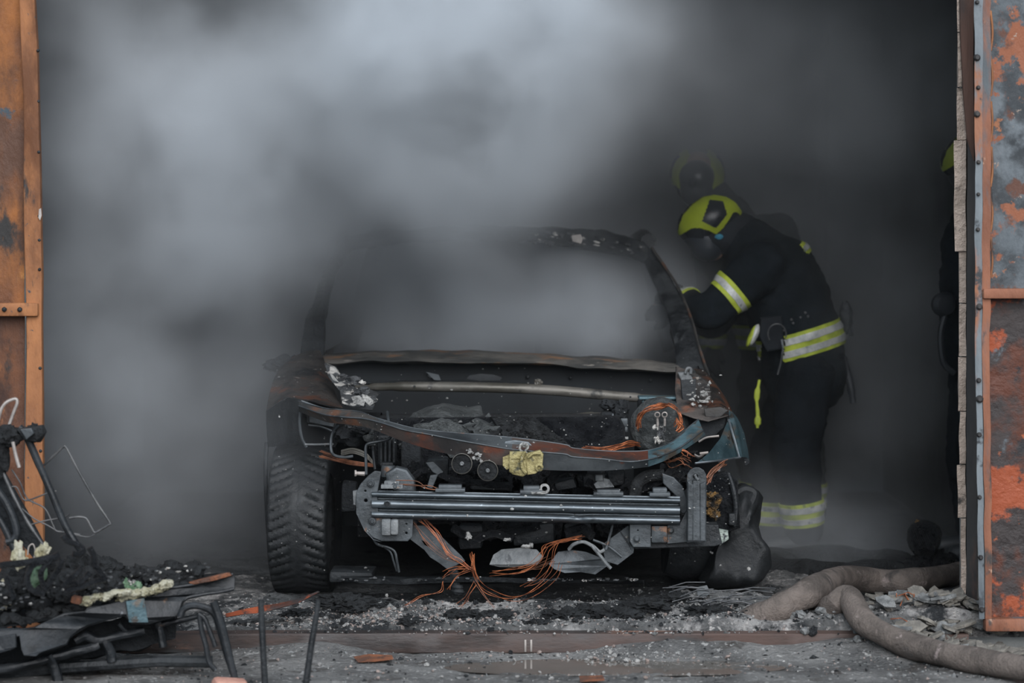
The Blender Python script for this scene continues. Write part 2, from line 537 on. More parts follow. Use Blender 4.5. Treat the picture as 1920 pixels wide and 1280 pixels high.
struct(mb.build('wall_front', G['facade']), 'front wall of the garage round the opening', 'wall')

# sill: a rusted steel rail across the opening
sill = thing('door_sill', (-.1, 9.73, YG), 'rusty brown steel rail across the foot of the opening', 'sill')
mb = MB()
prof = [(9.765, -.07), (9.715, -.07), (9.712, -.066), (9.712, -.006), (9.716, -.001), (9.765, .003)]
xs = [-1.60 + 3.2 * i / 60 for i in range(61)]
mb.grid([[Vector((x, y + .004 * noise.noise(Vector((x * 3, i, 0))), z + .006 * noise.noise(Vector((x * 2.2, i * .3, 5))))) for x in xs] for i, (y, z) in enumerate(prof)])
mb.build('rail', G['sill'], sill)
mb = MB()
for px in (985, 996):
    mb.pbox(px - 2, 1199, px + 2, 1222, 9.708, .006, .001)
build_each(mb, 'guide_pin', G['wire_pale'], sill)

# left door: rusted leaf folded back beside the opening
D = 9.80
L = struct(thing('door_1', (-1.7, D, 0), 'orange rusted steel garage door standing open', 'door'), 'orange rusted steel garage door standing open', 'door')


def wob_edge(x, y0, y1, a, n=40, seed=0):
    return [(x + a * noise.noise(Vector((y0 + (y1 - y0) * i / n, seed, 0)) * .012), y0 + (y1 - y0) * i / n) for i in range(n + 1)]


mb = MB().plate([(-520, -90), (50, -90)] + wob_edge(46, -90, 580, 4, seed=1) + [(-520, 580)], D + .035, .004)
mb.build('upper_sheet', [G['rust_panel']], L)
mb = MB().plate([(-520, 580), (46, 580)] + wob_edge(46, 580, 1215, 4, seed=2) + [(-520, 1215)], D + .037, .004)
mb.build('lower_sheet', [G['rust_brown']], L)
mb = MB()
e = [(38, -90), (60, -90), (63, 0), (68, 90), (70, 180), (73, 300), (75, 420), (77, 520), (76, 600), (78, 760), (79, 1000), (80, 1215)]
f = [(50, 1215), (48, 900), (52, 660), (51, 560), (49, 500), (47, 430), (46, 330), (47, 250), (46, 180), (42, 100), (38, 0)]
mb.plate(e + f, lambda x, y: D - .005 + .012 * noise.noise(Vector((y * .01, 0, 0))), .035, bev=.004)
mb.build('stile', G['rust_orange'], L)
mb = MB().pbox(-520, 568, 71, 593, D - .03, .055, .006).pbox(-520, 1100, 66, 1125, D - .03, .055, .006)
build_each(mb, 'crossbar', G['rust_orange'], L)
mb = MB()
for y in (95, 190, 285, 405, 450, 505, 690, 845):
    mb.blob(P(71 + y * .006, y, D - .008), .006, .15, sub=2, seed=y)
for x, y in ((37, 580), (8, 580)):
    mb.blob(P(x, y, D - .033), .009, .1, sub=2, seed=x)
build_each(mb, 'rivet', G['charred'], L)
mb = MB().plate([(73, 392), (77, 390), (78, 404), (75, 413), (72, 408)], D - .02, .004)
mb.build('hasp', G['wire_pale'], L)

# right door
D = 9.66
R = struct(thing('door_2', (1.75, D, 0), 'grey and orange rusted steel garage door with a bolted edge', 'door'), 'grey and orange rusted steel garage door with a bolted edge', 'door')
mb = MB().plate([(1850, -90), (2420, -90), (2420, 546), (1850, 546)], D + .03, .004)
mb.build('upper_sheet', G['grey_paint'], R)
mb = MB().plate([(1850, 546), (2420, 546), (2420, 1180), (1850, 1180)], D + .034, .004)
mb.build('lower_sheet', G['rust_lower'], R)
mb = MB()
mb.beam([PL([(1857, -90), (1858, 300), (1856, 700), (1860, 1182)], D - .012), PL([(1840, -90), (1842, 300), (1842, 700), (1848, 1182)], D - .012),
         PL([(1840, -90), (1842, 300), (1842, 700), (1848, 1182)], D + .05), PL([(1857, -90), (1858, 300), (1856, 700), (1860, 1182)], D + .05)], 60, .006)
mb.build('stile', G['rust_stile'], R)
mb = MB()
mb.beam([PL([(1843, -90), (1842, 300), (1841, 700), (1846, 1160)], D - .018), PL([(1826, -90), (1828, 300), (1829, 700), (1836, 1160)], D - .016),
         PL([(1826, -90), (1828, 300), (1829, 700), (1836, 1160)], D + .02), PL([(1843, -90), (1842, 300), (1841, 700), (1846, 1160)], D + .02)], 60, .004)
mb.build('hinge_strip', G['hinge_strip'], R)
mb = MB()
mb.pbox(1844, 541, 2420, 560, D - .03, .06, .006).pbox(1848, 1160, 2420, 1184, D - .03, .06, .006)
build_each(mb, 'crossbar', G['rust_stile'], R)
mb = MB()
for y, r in ((4, 7), (108, 11), (164, 7), (214, 10), (304, 7), (364, 6), (430, 7), (575, 10), (713, 8), (748, 12), (815, 8), (932, 7), (1045, 8), (1143, 9)):
    c = P(1833 + y * .006 + random.uniform(-2, 2), y, D - .022)
    r *= .62
    mb.lathe([(r / 540 * .9, .012), (r / 540, .004), (r / 540 * .9, -.002), (r / 540 * .5, -.008)], c, (0, 1, 0), 10)
build_each(mb, 'bolt', G['frame_steel'], R)
mb = MB()
for z in range(6):
    mb.ptube([(1858 + random.uniform(-1, 1), 20 + z * 85), (1861, 60 + z * 85), (1858, 95 + z * 85)], .004, D - .008, 6)
build_each(mb, 'weld_bead', G['rust_orange'], R)

# door frame and the broken masonry edge behind it
mb = MB().beam([PL([(1833, -90), (1832, 1145)], 9.86), PL([(1806, -90), (1814, 300), (1812, 600), (1812, 1145)], 9.88), PL([(1806, -90), (1814, 300), (1812, 600), (1812, 1145)], 9.98), PL([(1833, -90), (1832, 1145)], 9.98)], 30, .003)
struct(mb.build('trim_1', G['frame_steel']), 'dark steel frame beside the right door', 'frame')
mb = MB().plate([(1800, -90), (1826, -90), (1824, 120), (1826, 300), (1815, 260), (1808, 180), (1802, 60)], 9.85, .02, bev=.002)
struct(mb.build('trim_2', G['frame_brown']), 'bent brown strip on the right door frame', 'frame')
edge = [(1793, -90), (1794, 40), (1797, 62), (1796, 110), (1799, 165), (1792, 200), (1791, 300), (1790, 380), (1791, 468), (1797, 472), (1796, 570), (1799, 640), (1797, 700), (1799, 860), (1802, 1000), (1803, 1120)]
mb = MB()
cuts = [(-90, 60), (62, 163), (165, 262), (263, 470), (471, 568), (570, 668), (670, 770), (772, 870), (872, 970), (972, 1120)]
for i, (y0, y1) in enumerate(cuts):
    xs = [x for x, y in edge if y0 <= y <= y1] or [1796]
    x0 = sum(xs) / len(xs) + random.uniform(-1.5, 1.5)
    if i == 3:
        x0 = 1790
    D0 = 9.90 + random.uniform(-.015, .015)
    mb.beam([PL([(x0 + random.uniform(-1, 1), y0), (x0 + random.uniform(-2, 2), (y0 + y1) / 2), (x0, y1)], D0), PL([(1811, y0), (1811, y1)], D0), PL([(1811, y0), (1811, y1)], 10.05), PL([(x0, y0), (x0, y1)], 10.05)], 14, .004)
struct(mb.build('trim_3', G['jamb']), 'broken pale masonry edge of the opening', 'jamb')

# pale pipe against the back of the garage
pp = thing('wall_pipe', P(1543, 600, 14.2) * Vector((1, 1, 0)) if False else (1.59, 14.2, 0), 'upright pale pipe deep inside the garage', 'pipe')
mb = MB().tube([(1.592, 14.2, .0), (1.592, 14.2, 2.84)], .028, 14)
mb.build('pipe', G['grey_steel'], pp)
mb = MB()
for z in (.5, 1.2, 1.9):
    mb.lathe([(.029, -.02), (.036, -.02), (.036, .02), (.029, .02)], (1.592, 14.2, z), (0, 0, 1), 14)
build_each(mb, 'collar', G['grey_steel'], pp)
# ------------------------------------------------------------------ the burnt-out car
CAR = thing('burnt_car', (-.02, 11.6, 0), 'burnt-out small car without bonnet or bumper standing in the garage door', 'car')


def part(mb, name, m, parent=None, ang=35, label=None):
    o = mb.build(name, G[m] if isinstance(m, str) else m, parent or CAR, ang)
    if label:
        o['label'] = label
    return o


def parts(mb, name, m, parent=None, ang=35):
    return build_each(mb, name, G[m], parent or CAR, ang)


def stuff(mb, name, m, parent=None, ang=35):
    o = part(mb, name, m, parent, ang)
    o['kind'] = 'stuff'
    return o


# --- bumper beam: a rolled section, sagging to the right
mb = MB()
sec = [(0, .040)]
for a_, b_ in ((.25, 2.05), (2.65, 5.45), (6.05, 8.35)):
    for k in range(11):
        q = k / 10
        sec.append((a_ + (b_ - a_) * q, .040 * (1 - math.sqrt(max(0, 1 - (2 * q - 1) ** 2)) ** .8)))
    if b_ < 8:
        sec += [(b_ + .12, .066), (b_ + .48, .066)]


def beam_y(x, t):
    a = 919 + (x - 697) * (931 - 919) / 578
    b = 972 + (x - 697) * (984 - 972) / 578
    return a + (b - a) * t / 8.4


rows = []
xs = [697 + 578 * i / 70 for i in range(71)]
for t, d in sec:
    rows.append([P(x + .0, beam_y(x, t) + (1.2 * math.exp(-((x - 1085) / 14) ** 2) if t > 5.4 else 0), 9.99 + d + .020 * ((x - 985) / 290) ** 2 + (.014 * math.exp(-((x - 1083) / 10) ** 2) if t > 6.5 else 0)) for x in xs])
for t in (8.4, 0):
    rows.append([P(x, beam_y(x, t), 10.07) for x in xs])
V = mb.grid(rows, close_rows=True)
mb.bm.faces.new([r[0] for r in V])
mb.bm.faces.new([r[-1] for r in V][::-1])
beam = part(mb, 'bumper_beam', 'beam_steel', ang=50)
mb = MB()
c = P(726, 944, 9.985)
mb.lathe([(.0105, .012), (.0125, 0), (.0085, -.004), (.0075, .016)], c, (0, 1, 0), 20, closed=True)
part(mb, 'tow_eye_ring', 'grey_steel', beam)
mb = MB().lathe([(.0078, .010), (.0078, .004)], P(726, 944, 9.983), (0, 1, 0), 16)
part(mb, 'tow_eye_bore', 'soot', beam)

# --- end bracket with holes, on the viewer's left
out = [(713, 885), (703, 884), (692, 892), (677, 908), (670, 922), (668, 944), (675, 968), (686, 992), (699, 1006), (716, 1013), (764, 1013), (772, 1005), (773, 974), (718, 973), (708, 960), (706, 925), (710, 905)]
mb = MB().plate(out, 10.035, .012, holes=[(685, 920, 3.2), (686, 938, 4.6), (762, 982, 2.6), (762, 999, 3.4)], bev=.003)
br = part(mb, 'end_bracket', 'grey_steel')
mb = MB()
for x, y, r in ((695, 906, 5), (698, 977, 6), (741, 911, 5)):
    c = P(x, y, 10.02)
    mb.lathe([(.0135, .012), (.0135, -.002), (.011, -.004)], c, (0, 1, 0), 18)
    mb.lathe([(.008, 0), (.008, -.012), (.006, -.014)], c, (0, 1, 0), 6)
part(mb, 'bolt', 'grey_steel', br)
mb = MB().plate([(663, 922), (671, 920), (671, 946), (664, 945)], 10.06, .03, bev=.003)
part(mb, 'flange', 'pale_steel', br)
mb = MB().pbox(715, 973, 733, 1004, 10.0, .04, .006).pbox(732, 974, 747, 1003, 9.992, .045, .007)
part(mb, 'crash_box', 'pale_steel', br)
mb = MB().plate([(668, 942), (676, 970), (688, 996), (700, 1010), (716, 1016), (700, 1012), (683, 994), (668, 962)], 10.03, .05)
part(mb, 'rim_flange', 'grey_steel', br)

# --- small mounts on the top edge of the beam
for nm, (x0, y0, x1, y1), m in (('mount', (720, 902, 749, 914), 'pale_steel'), ('mount', (822, 909, 866, 921), 'grey_steel'), ('mount', (981, 911, 1012, 924), 'grey_steel'),
                                ('mount', (1119, 918, 1163, 928), 'grey_steel'), ('mount', (1224, 915, 1251, 929), 'grey_steel')):
    b = MB().pbox(x0, y0, x1, y1, 10.02, .05, .004)
    b.pbox(x0 - 6, y1 - 5, x1 + 6, y1 + 2, 10.01, .06, .002)
    part(b, nm, m)
mb = MB()
mb.lathe([(.016, .01), (.019, 0), (.010, -.004), (.009, .012)], P(1021, 916, 10.02), (0, 1, 0), 18, closed=True)
mb.blob(P(1012, 924, 10.01), (.03, .01, .006), .5, sub=2, seed=3)
part(mb, 'white_ring', 'white_metal')

# --- box with bolts under the beam and the ribbed upright, on the viewer's right
mb = MB().plate([(1182, 985), (1345, 985), (1352, 1018), (1340, 1022), (1192, 1027), (1182, 1018)], 10.09, .09, holes=[(1196, 994, 2.5)], bev=.004)
xb = part(mb, 'crash_box', 'charred')
mb = MB().plate([(1182, 984), (1219, 984), (1219, 1024), (1188, 1024), (1182, 1014)], 10.06, .02, holes=[(1196, 994, 2.5)], bev=.003)
part(mb, 'flange', 'grey_steel', xb)
mb = MB().pbox(1221, 985, 1252, 1018, 10.05, .04, .007)
mb.plate([(1252, 985), (1274, 984), (1290, 952), (1290, 1015), (1252, 1018)], 10.065, .02, bev=.002)
part(mb, 'box_lining', 'grey_steel', xb)
mb = MB()
for x, y in ((1194, 1010), (1258, 994)):
    mb.lathe([(.012, .01), (.012, -.003), (.006, -.008)], P(x, y, 10.05), (0, 1, 0), 14)
part(mb, 'bolt', 'grey_steel', xb)
mb = MB()
mb.plate([(1289, 895), (1290, 888), (1295, 881), (1303, 877), (1311, 877), (1319, 882), (1323, 889), (1324, 897), (1323, 1014), (1312, 1016), (1300, 1015), (1289, 1016)], 10.02, .010,
         holes=[(1304, 893, 5.5), (1305, 955, 2.2)], bev=.002)
up = part(mb, 'ribbed_upright', 'grey_steel')
mb = MB()
mb.plate([(1291, 905), (1297.5, 908), (1297.5, 1012), (1290.5, 1012)], 10.008, .012, bev=.004)
mb.plate([(1301, 902), (1310, 902), (1311.5, 1012), (1300, 1012)], 10.008, .012, bev=.004)
mb.plate([(1314.5, 908), (1322, 905), (1321.5, 1012), (1314.5, 1012)], 10.008, .012, bev=.004)
parts(mb, 'rib', 'grey_steel', up)
mb = MB().ptube([(1303, 889), (1306, 896), (1309, 899)], .005, 10.0, 8, 3)
part(mb, 'pin', 'pale_steel', up)

# --- slam panel: the bowed front crossmember
K_top = [(560, 752, 10.50), (602, 764, 10.40), (640, 768, 10.33), (675, 772, 10.28), (705, 783, 10.24), (760, 799, 10.20), (800, 806, 10.18), (850, 811, 10.16), (905, 815, 10.14), (960, 820, 10.13), (1010, 826, 10.13), (1062, 834, 10.13),
         (1075, 840, 10.13), (1130, 845, 10.14), (1175, 846, 10.16), (1215, 844, 10.18), (1250, 833, 10.22), (1275, 817, 10.27), (1292, 800, 10.31), (1310, 786, 10.36)]
K_cr = [(560, 760, 10.47), (605, 776, 10.36), (640, 781, 10.28), (680, 784, 10.23), (715, 792, 10.18), (760, 806, 10.13), (800, 813, 10.11), (850, 823, 10.08), (905, 833, 10.06), (960, 842, 10.05), (1015, 847, 10.04), (1060, 851, 10.05),
        (1075, 856, 10.05), (1130, 860, 10.06), (1178, 865, 10.08), (1215, 861, 10.10), (1245, 852, 10.14), (1275, 838, 10.19), (1300, 820, 10.24), (1318, 806, 10.30)]
K_bo = [(560, 772, 10.48), (610, 790, 10.37), (640, 795, 10.29), (680, 800, 10.24), (715, 811, 10.19), (760, 829, 10.14), (800, 841, 10.12), (850, 853, 10.09), (905, 865, 10.07), (960, 875, 10.06), (1015, 880, 10.05), (1060, 882, 10.06),
        (1075, 882, 10.06), (1130, 882, 10.07), (1178, 879, 10.09), (1215, 874, 10.11), (1245, 864, 10.15), (1275, 848, 10.20), (1304, 829, 10.25), (1322, 814, 10.31)]
tb = [(x, y + 6, d + .05) for x, y, d in K_top]
bb = [(x, y - 2, d + .08) for x, y, d in K_bo]

def cut(q, a, b):
    return [p for p in q if a <= p[0] <= b]


def slam_piece(face, a, b, n, name, m, par=None):
    k = MB()
    if face:
        ls = ([(x, y + 1.0, d - .005) for x, y, d in K_cr], K_bo, bb, [(x, y + 1.0, d + .05) for x, y, d in K_cr])
    else:
        ls = (K_top, [(x, y, d - .005) for x, y, d in K_cr], [(x, y + .8, d + .05) for x, y, d in K_cr], tb)
    k.beam([spline(PL(cut(q, a, b)), 5) for q in ls], n, .0025)
    return part(k, name, m, par, 28)


slam = slam_piece(1, 690, 965, 70, 'slam_panel', 'slam')
slam_piece(0, 690, 965, 70, 'panel_top', 'slam_grey', slam)
slam_piece(0, 955, 1218, 70, 'panel_top', 'slam', slam)
slam_piece(1, 955, 1218, 70, 'panel_face', 'slam_grey', slam)
for f_ in (0, 1):
    slam_piece(f_, 0, 720, 40, 'panel_end', 'burnt_rust', slam)
    slam_piece(f_, 1210, 1400, 30, 'panel_end', 'teal_panel', slam)
part(MB().tube(spline(PL(K_top), 5), .0028, 6), 'folded_lip', 'grey_steel', slam)
part(MB().tube(spline(PL([(x, y + .3, d - .005) for x, y, d in K_cr]), 5), .003, 6), 'folded_lip', 'grey_steel', slam)
mb = MB().plate([(944, 838), (948, 828), (965, 826), (990, 829), (1002, 840), (1012, 852), (1000, 856), (950, 852)], 10.085, .006, bev=.002)
part(mb, 'latch_plate', 'beam_steel', slam)

# --- brass bonnet latch
mb = MB()
mb.plate([(957, 848), (985, 848), (986, 888), (980, 892), (962, 888), (956, 883)], 9.995, .03, holes=[(969, 863, 1.6)], bev=.003)
mb.plate([(986, 852), (1012, 846), (1017, 852), (1015, 876), (1003, 886), (990, 888)], 10.0, .035, bev=.004)
mb.plate([(944, 858), (957, 852), (957, 876), (950, 879), (944, 872)], 10.01, .02, bev=.003)
mb.pbox(958, 856, 985, 861, 9.988, .01, .002).pbox(958, 880, 984, 886, 9.988, .012, .002)
mb.ptube([(984, 848), (978, 860), (979, 876), (986, 886)], .007, 9.985, 8)
mb.ptube([(990, 858), (1000, 850), (1014, 850)], .005, 9.99, 8)
mb.lathe([(.013, .01), (.015, 0), (.007, -.004), (.006, .012)], P(1011, 876, 9.99), (0, 1, 0), 16, closed=True)
mb.jitter(.0009, 40)
lat = part(mb, 'bonnet_latch', 'brass', ang=45)
mb = MB().ptube([(984, 850), (975, 842), (977, 833), (986, 831), (990, 838), (985, 845), (988, 850)], .0045, 10.02, 8)
mb.blob(P(984, 834, 10.01), .010, .5, sub=2, seed=2)
part(mb, 'spring', 'white_metal', lat)

# --- the two horn discs
for x, y in ((866, 869), (914.5, 882)):
    c = P(x, y, 10.04)
    ax = Vector((.05, 1, -.04))
    k = 19.5 / 520
    mb = MB().lathe([(k * .96, .016), (k, .008), (k * .99, .0), (k * .91, -.002), (k * .88, .004)], c, ax, 48)
    h = part(mb, 'horn', 'dark_lump')
    part(MB().lathe([(k * 1.0, .004), (k * 1.01, -.002), (k * .945, -.0045), (k * .93, .002)], c, ax, 48, closed=True), 'rim', 'tube_bronze', h)
    part(MB().lathe([(k * .21, .004), (k * .20, -.006), (k * .13, -.009), (k * .08, -.006)], c, ax, 20), 'hub', 'pale_steel', h)
mb = MB()
for i in range(26):
    t = random.random()
    mb.blob(P(878 + 42 * t + random.uniform(-6, 6), 846 + 26 * t + random.uniform(-6, 5), 10.06), random.uniform(.003, .008), .6, sub=1, seed=i)
stuff(mb, 'molten_drip', 'white_metal')

# --- cowl: lower edge of the windscreen opening
ct = [(598, 662), (640, 660), (700, 657), (735, 658), (765, 655), (820, 656), (900, 658), (960, 661), (1005, 662), (1060, 666), (1110, 668), (1170, 672), (1230, 676), (1300, 682)]
cb = [(600, 682), (640, 682), (700, 679), (735, 681), (765, 681), (820, 681), (880, 682), (940, 684), (1005, 684), (1060, 688), (1110, 692), (1170, 696), (1230, 697), (1300, 702)]
mb = MB()
mb.beam([PL(ct, 11.42), PL([(x, y + 5) for x, y in ct], 11.34), PL([(x, y - 3) for x, y in cb], 11.29), PL(cb, 11.31), PL(cb, 11.4), PL([(x, y + 8) for x, y in ct], 11.48)], 150, .008)
part(mb, 'windscreen_cowl', 'cowl')
# scuttle: the dark wall under the cowl, with its openings, and the firewall
mb = MB().plate([(612, 676), (1290, 692), (1296, 740), (1240, 742), (1130, 730), (950, 716), (760, 714), (650, 722), (616, 716)], 11.42, .012,
                holes=[[(872, 711), (880, 703), (900, 700), (925, 701), (942, 706), (938, 713), (900, 714)], [(806, 709), (799, 702), (815, 704), (820, 710)]], bev=.001)
mb.jitter(.004, 5)
part(mb, 'scuttle', 'soot')
mb = MB().plate([(800, 698), (822, 703), (826, 712), (815, 712), (808, 706)], 11.38, .01, bev=.002)
part(mb, 'scuttle_bracket', 'grey_steel')
for x, y in ((1220, 713), (1070, 708), (990, 706)):
    part(MB().blob(P(x, y, 11.40), .008, .2, sub=2, seed=x), 'stud', 'charred')
mb = MB().plate([(640, 722), (760, 726), (950, 728), (1130, 742), (1290, 752), (1300, 1000), (640, 985)], lambda x, y: 11.28 + .03 * noise.noise(Vector((x * .012, y * .012, 0))), .012)
part(mb, 'firewall', 'soot')
# tube across the engine bay
tp = [(648, 724, 11.16), (700, 725, 11.1), (760, 724.5, 11.06), (830, 725, 11.04), (900, 726, 11.02), (970, 728, 11.02), (1040, 732, 11.03), (1110, 738, 11.05), (1180, 744, 11.08), (1250, 748, 11.12)]
mb = MB().tube(spline(PL(tp), 6), [.009, .018, .022, .023, .023, .023, .023, .023, .021, .016], 14, flat=.9)
tub = part(mb, 'cross_tube', 'tube_bronze')
mb = MB()
for x, y in ((777, 724), (898, 724), (1018, 729), (1182, 744)):
    mb.lathe([(.004, .006), (.004, -.004), (.002, -.005)], P(x, y, 11.022), (0, 1, 0), 10)
parts(mb, 'tube_hole', 'soot', tub)
mb = MB().blob(P(1009, 716, 11.03), (.016, .012, .012), .5, sub=3, seed=5)
part(mb, 'molten_lump', 'tube_bronze', tub)
mb = MB().plate([(656, 728), (690, 729), (712, 738), (706, 743), (660, 734)], 11.05, .012, bev=.002)
part(mb, 'tube_flange', 'charred', tub)

# --- windscreen pillars and the front edge of the roof
def pillar(outer, inner, deep, name):
    b = MB()
    n = 46
    o_, i_ = PL(outer), PL(inner)
    b.beam([o_, [p.lerp(q, .5) + Vector((0, -.02, 0)) for p, q in zip(resample(o_, 12), resample(i_, 12))], i_, [p + Vector((0, deep, 0)) for p in i_], [p + Vector((0, deep, 0)) for p in o_]], n, .010)
    return part(b, name, 'charred')


pr = pillar([(1325, 702, 11.28), (1308, 645, 11.42), (1295, 600, 11.55), (1272, 545, 11.7), (1248, 506, 11.82), (1222, 468, 11.93), (1205, 452, 12.0)],
            [(1272, 700, 11.3), (1266, 650, 11.44), (1255, 600, 11.55), (1238, 556, 11.7), (1222, 520, 11.82), (1206, 490, 11.93), (1190, 476, 12.0)], .07, 'windscreen_pillar')
mb = MB().ptube([(1330, 706, 11.25), (1311, 650, 11.40), (1298, 602, 11.53), (1275, 545, 11.68), (1250, 504, 11.8), (1222, 464, 11.92)], .006, None, 6)
part(mb, 'gutter', 'burnt_rust', pr)
plr = pillar([(560, 668, 11.28), (566, 640, 11.36), (576, 600, 11.48), (590, 555, 11.62), (606, 512, 11.75), (632, 462, 11.92), (650, 440, 12.0)],
             [(604, 664, 11.3), (606, 640, 11.37), (610, 600, 11.48), (618, 555, 11.62), (628, 520, 11.75), (650, 478, 11.92), (668, 462, 12.0)], .07, 'windscreen_pillar')
rt = [(640, 448, 12.0), (690, 436, 12.02), (760, 428, 12.03), (850, 424, 12.03), (940, 424, 12.03), (1020, 428, 12.03), (1080, 430, 12.02), (1130, 434, 12.0), (1170, 442, 11.99), (1200, 452, 11.98), (1216, 466, 11.95)]
rb = [(650, 470, 11.98), (690, 464, 12.0), (760, 456, 12.0), (850, 450, 12.0), (940, 449, 12.0), (1020, 454, 12.0), (1080, 462, 11.99), (1130, 472, 11.97), (1165, 478, 11.96), (1190, 484, 11.95), (1210, 492, 11.93)]
mb = MB()
mb.beam([PL([(x, y, d + .10) for x, y, d in rt]), PL(rt), [p.lerp(q, .5) + Vector((0, -.03, 0)) for p, q in zip(PL(rt), PL(rb))], PL(rb), PL([(x, y, d + .12) for x, y, d in rb])], 160, .016)
roof_rail = part(mb, 'roof_front_edge', 'charred')
mb = MB()
for i in range(46):
    x = random.uniform(1000, 1210)
    y = 431 + max(0, x - 1120) * .22 + random.uniform(0, 30)
    mb.blob(P(x, y, 11.93), (random.uniform(.005, .02), .006, random.uniform(.003, .008)), .6, sub=1, seed=i, rot=.2)
stuff(mb, 'flaked_paint', 'alu_ash', roof_rail)
mb = MB().plate([(1072, 442), (1088, 440), (1092, 448), (1089, 456), (1074, 452)], 11.92, .01, bev=.002)
part(mb, 'lamp_remnant', 'wire_pale', roof_rail)
# roof skin, sagging, and the sides of the body
mb = MB()
rows = []
for i in range(30):
    t = i / 29
    y = 12.08 + 2.0 * t
    rows.append([Vector((-.62 + 1.22 * j / 40, y, 1.385 + .05 * sin(pi * j / 40) - .03 * j / 40 - .10 * sin(pi * t) * sin(pi * j / 40) - .05 * t * t + .015 * noise.noise(Vector((j * .2, t * 5, 0))))) for j in range(41)])
V = mb.grid(rows)
bmesh.ops.solidify(mb.bm, geom=mb.bm.faces[:], thickness=.012)
part(mb, 'roof', 'burnt_rust')


def flank(sx, name):
    b = MB()
    rows = []
    for i in range(44):
        y = 11.25 + 2.75 * i / 43
        t = i / 43
        r = []
        for j in range(14):
            s = j / 13
            z = .22 + .66 * s
            bulge = .80 + .06 * sin(pi * (s * .8 + .1)) - .05 * s
            # rear wheel arch
            dz = 0
            q = (y - 13.25)
            if abs(q) < .34:
                dz = max(0, math.sqrt(.34 ** 2 - q * q) + .02 - (z - .22)) * (1 - s) ** 1.5
            r.append(Vector((-.01 + sx * bulge, y, z + dz + (-.02 if sx > 0 else .02))) + noise.noise_vector(Vector((sx * 3, y * 3, z * 3))) * .012)
        rows.append(r)
    b.grid(rows)
    bmesh.ops.solidify(b.bm, geom=b.bm.faces[:], thickness=.03)
    return part(b, name, 'burnt_rust')


flank(-1, 'body_side')
flank(1, 'body_side')
for sx in (-1, 1):
    mb = MB().tube([(sx * .73 - .01, 12.62, .86), (sx * .66 - .01, 12.62, 1.15), (sx * .60 - .01, 12.6, 1.37)], .035, 8)
    part(mb, 'door_pillar', 'charred')
    mb = MB().tube([(sx * .70 - .01, 13.95, .86), (sx * .64 - .01, 13.85, 1.15), (sx * .58 - .01, 13.75, 1.32), (sx * .60 - .01, 13.2, 1.36), (sx * .60 - .01, 12.5, 1.38), (sx * .60 - .01, 12.0, 1.36)], .035, 8)
    part(mb, 'roof_side_rail', 'charred')
mb = MB().box((-.01, 13.97, .58), (1.5, .04, .60), bev=.01).box((-.01, 12.7, .24), (1.5, 2.7, .05))
mb.jitter(.02, 4)
part(mb, 'floor_pan', 'burnt_rust')
# charred seats inside the cabin
for sx in (-.34, .32):
    b = MB()
    b.tube([(sx - .2, 12.45, .35), (sx - .2, 12.62, .95), (sx - .12, 12.64, 1.05), (sx + .12, 12.64, 1.05), (sx + .2, 12.62, .95), (sx + .2, 12.45, .35)], .016, 8)
    for k in range(5):
        z = .45 + .1 * k
        b.tube([(sx - .2, 12.47 + .03 * k, z), (sx + .2, 12.47 + .03 * k, z)], .005, 6)
    part(b, 'seat_frame', 'charred')
# --- wings
def sheet(rows, m, name, thick=.004, n=24, jit=.004, parent=None, fr=9):
    b = MB()
    b.grid([resample(PL(r), n) for r in rows])
    for v in b.bm.verts:
        v.co += noise.noise_vector(v.co * fr) * jit
    bmesh.ops.solidify(b.bm, geom=b.bm.faces[:], thickness=thick)
    return part(b, name, m, parent)


lw = sheet([
    [(548, 668, 11.30), (578, 654, 11.32), (600, 656, 11.30), (608, 672, 11.22)],
    [(524, 690, 11.15), (566, 672, 11.20), (604, 690, 11.14), (620, 712, 11.08)],
    [(512, 712, 10.98), (552, 704, 11.0), (602, 716, 10.92), (632, 742, 10.86)],
    [(503, 742, 10.82), (545, 728, 10.80), (600, 742, 10.70), (640, 762, 10.62)],
    [(500, 770, 10.72), (536, 744, 10.64), (590, 752, 10.54), (642, 766, 10.48)],
], 'wing_rust', 'wing', n=30, jit=.006)
sheet([
    [(500, 770, 10.72), (520, 756, 10.67), (540, 745, 10.63), (560, 748, 10.58), (576, 752, 10.56)],
    [(499, 792, 10.70), (520, 784, 10.64), (545, 778, 10.58), (562, 778, 10.56), (567, 782, 10.55)],
    [(500, 815, 10.70), (520, 812, 10.63), (545, 806, 10.57), (560, 808, 10.55), (566, 812, 10.55)],
    [(502, 838, 10.70), (520, 835, 10.63), (545, 832, 10.57), (562, 834, 10.56), (572, 840, 10.56)],
], 'charred', 'wing_front', n=24, jit=.006, parent=lw)
# mirror stub
mb = MB().blob(P(512, 684, 11.42), (.04, .04, .022), .5, 3, 3, 4).blob(P(532, 680, 11.42), (.05, .03, .03), .5, 3, 3, 6).tube(PL([(505, 680), (530, 684), (556, 672)], 11.42), .018, 8)
part(mb, 'mirror_stub', 'charred_matte')
# wheel arch lip on the left
mb = MB().ptube([(500, 830, 10.72), (498, 870, 10.68), (499, 930, 10.68), (503, 1000, 10.70)], .008, None, 8)
part(mb, 'arch_lip', 'charred')
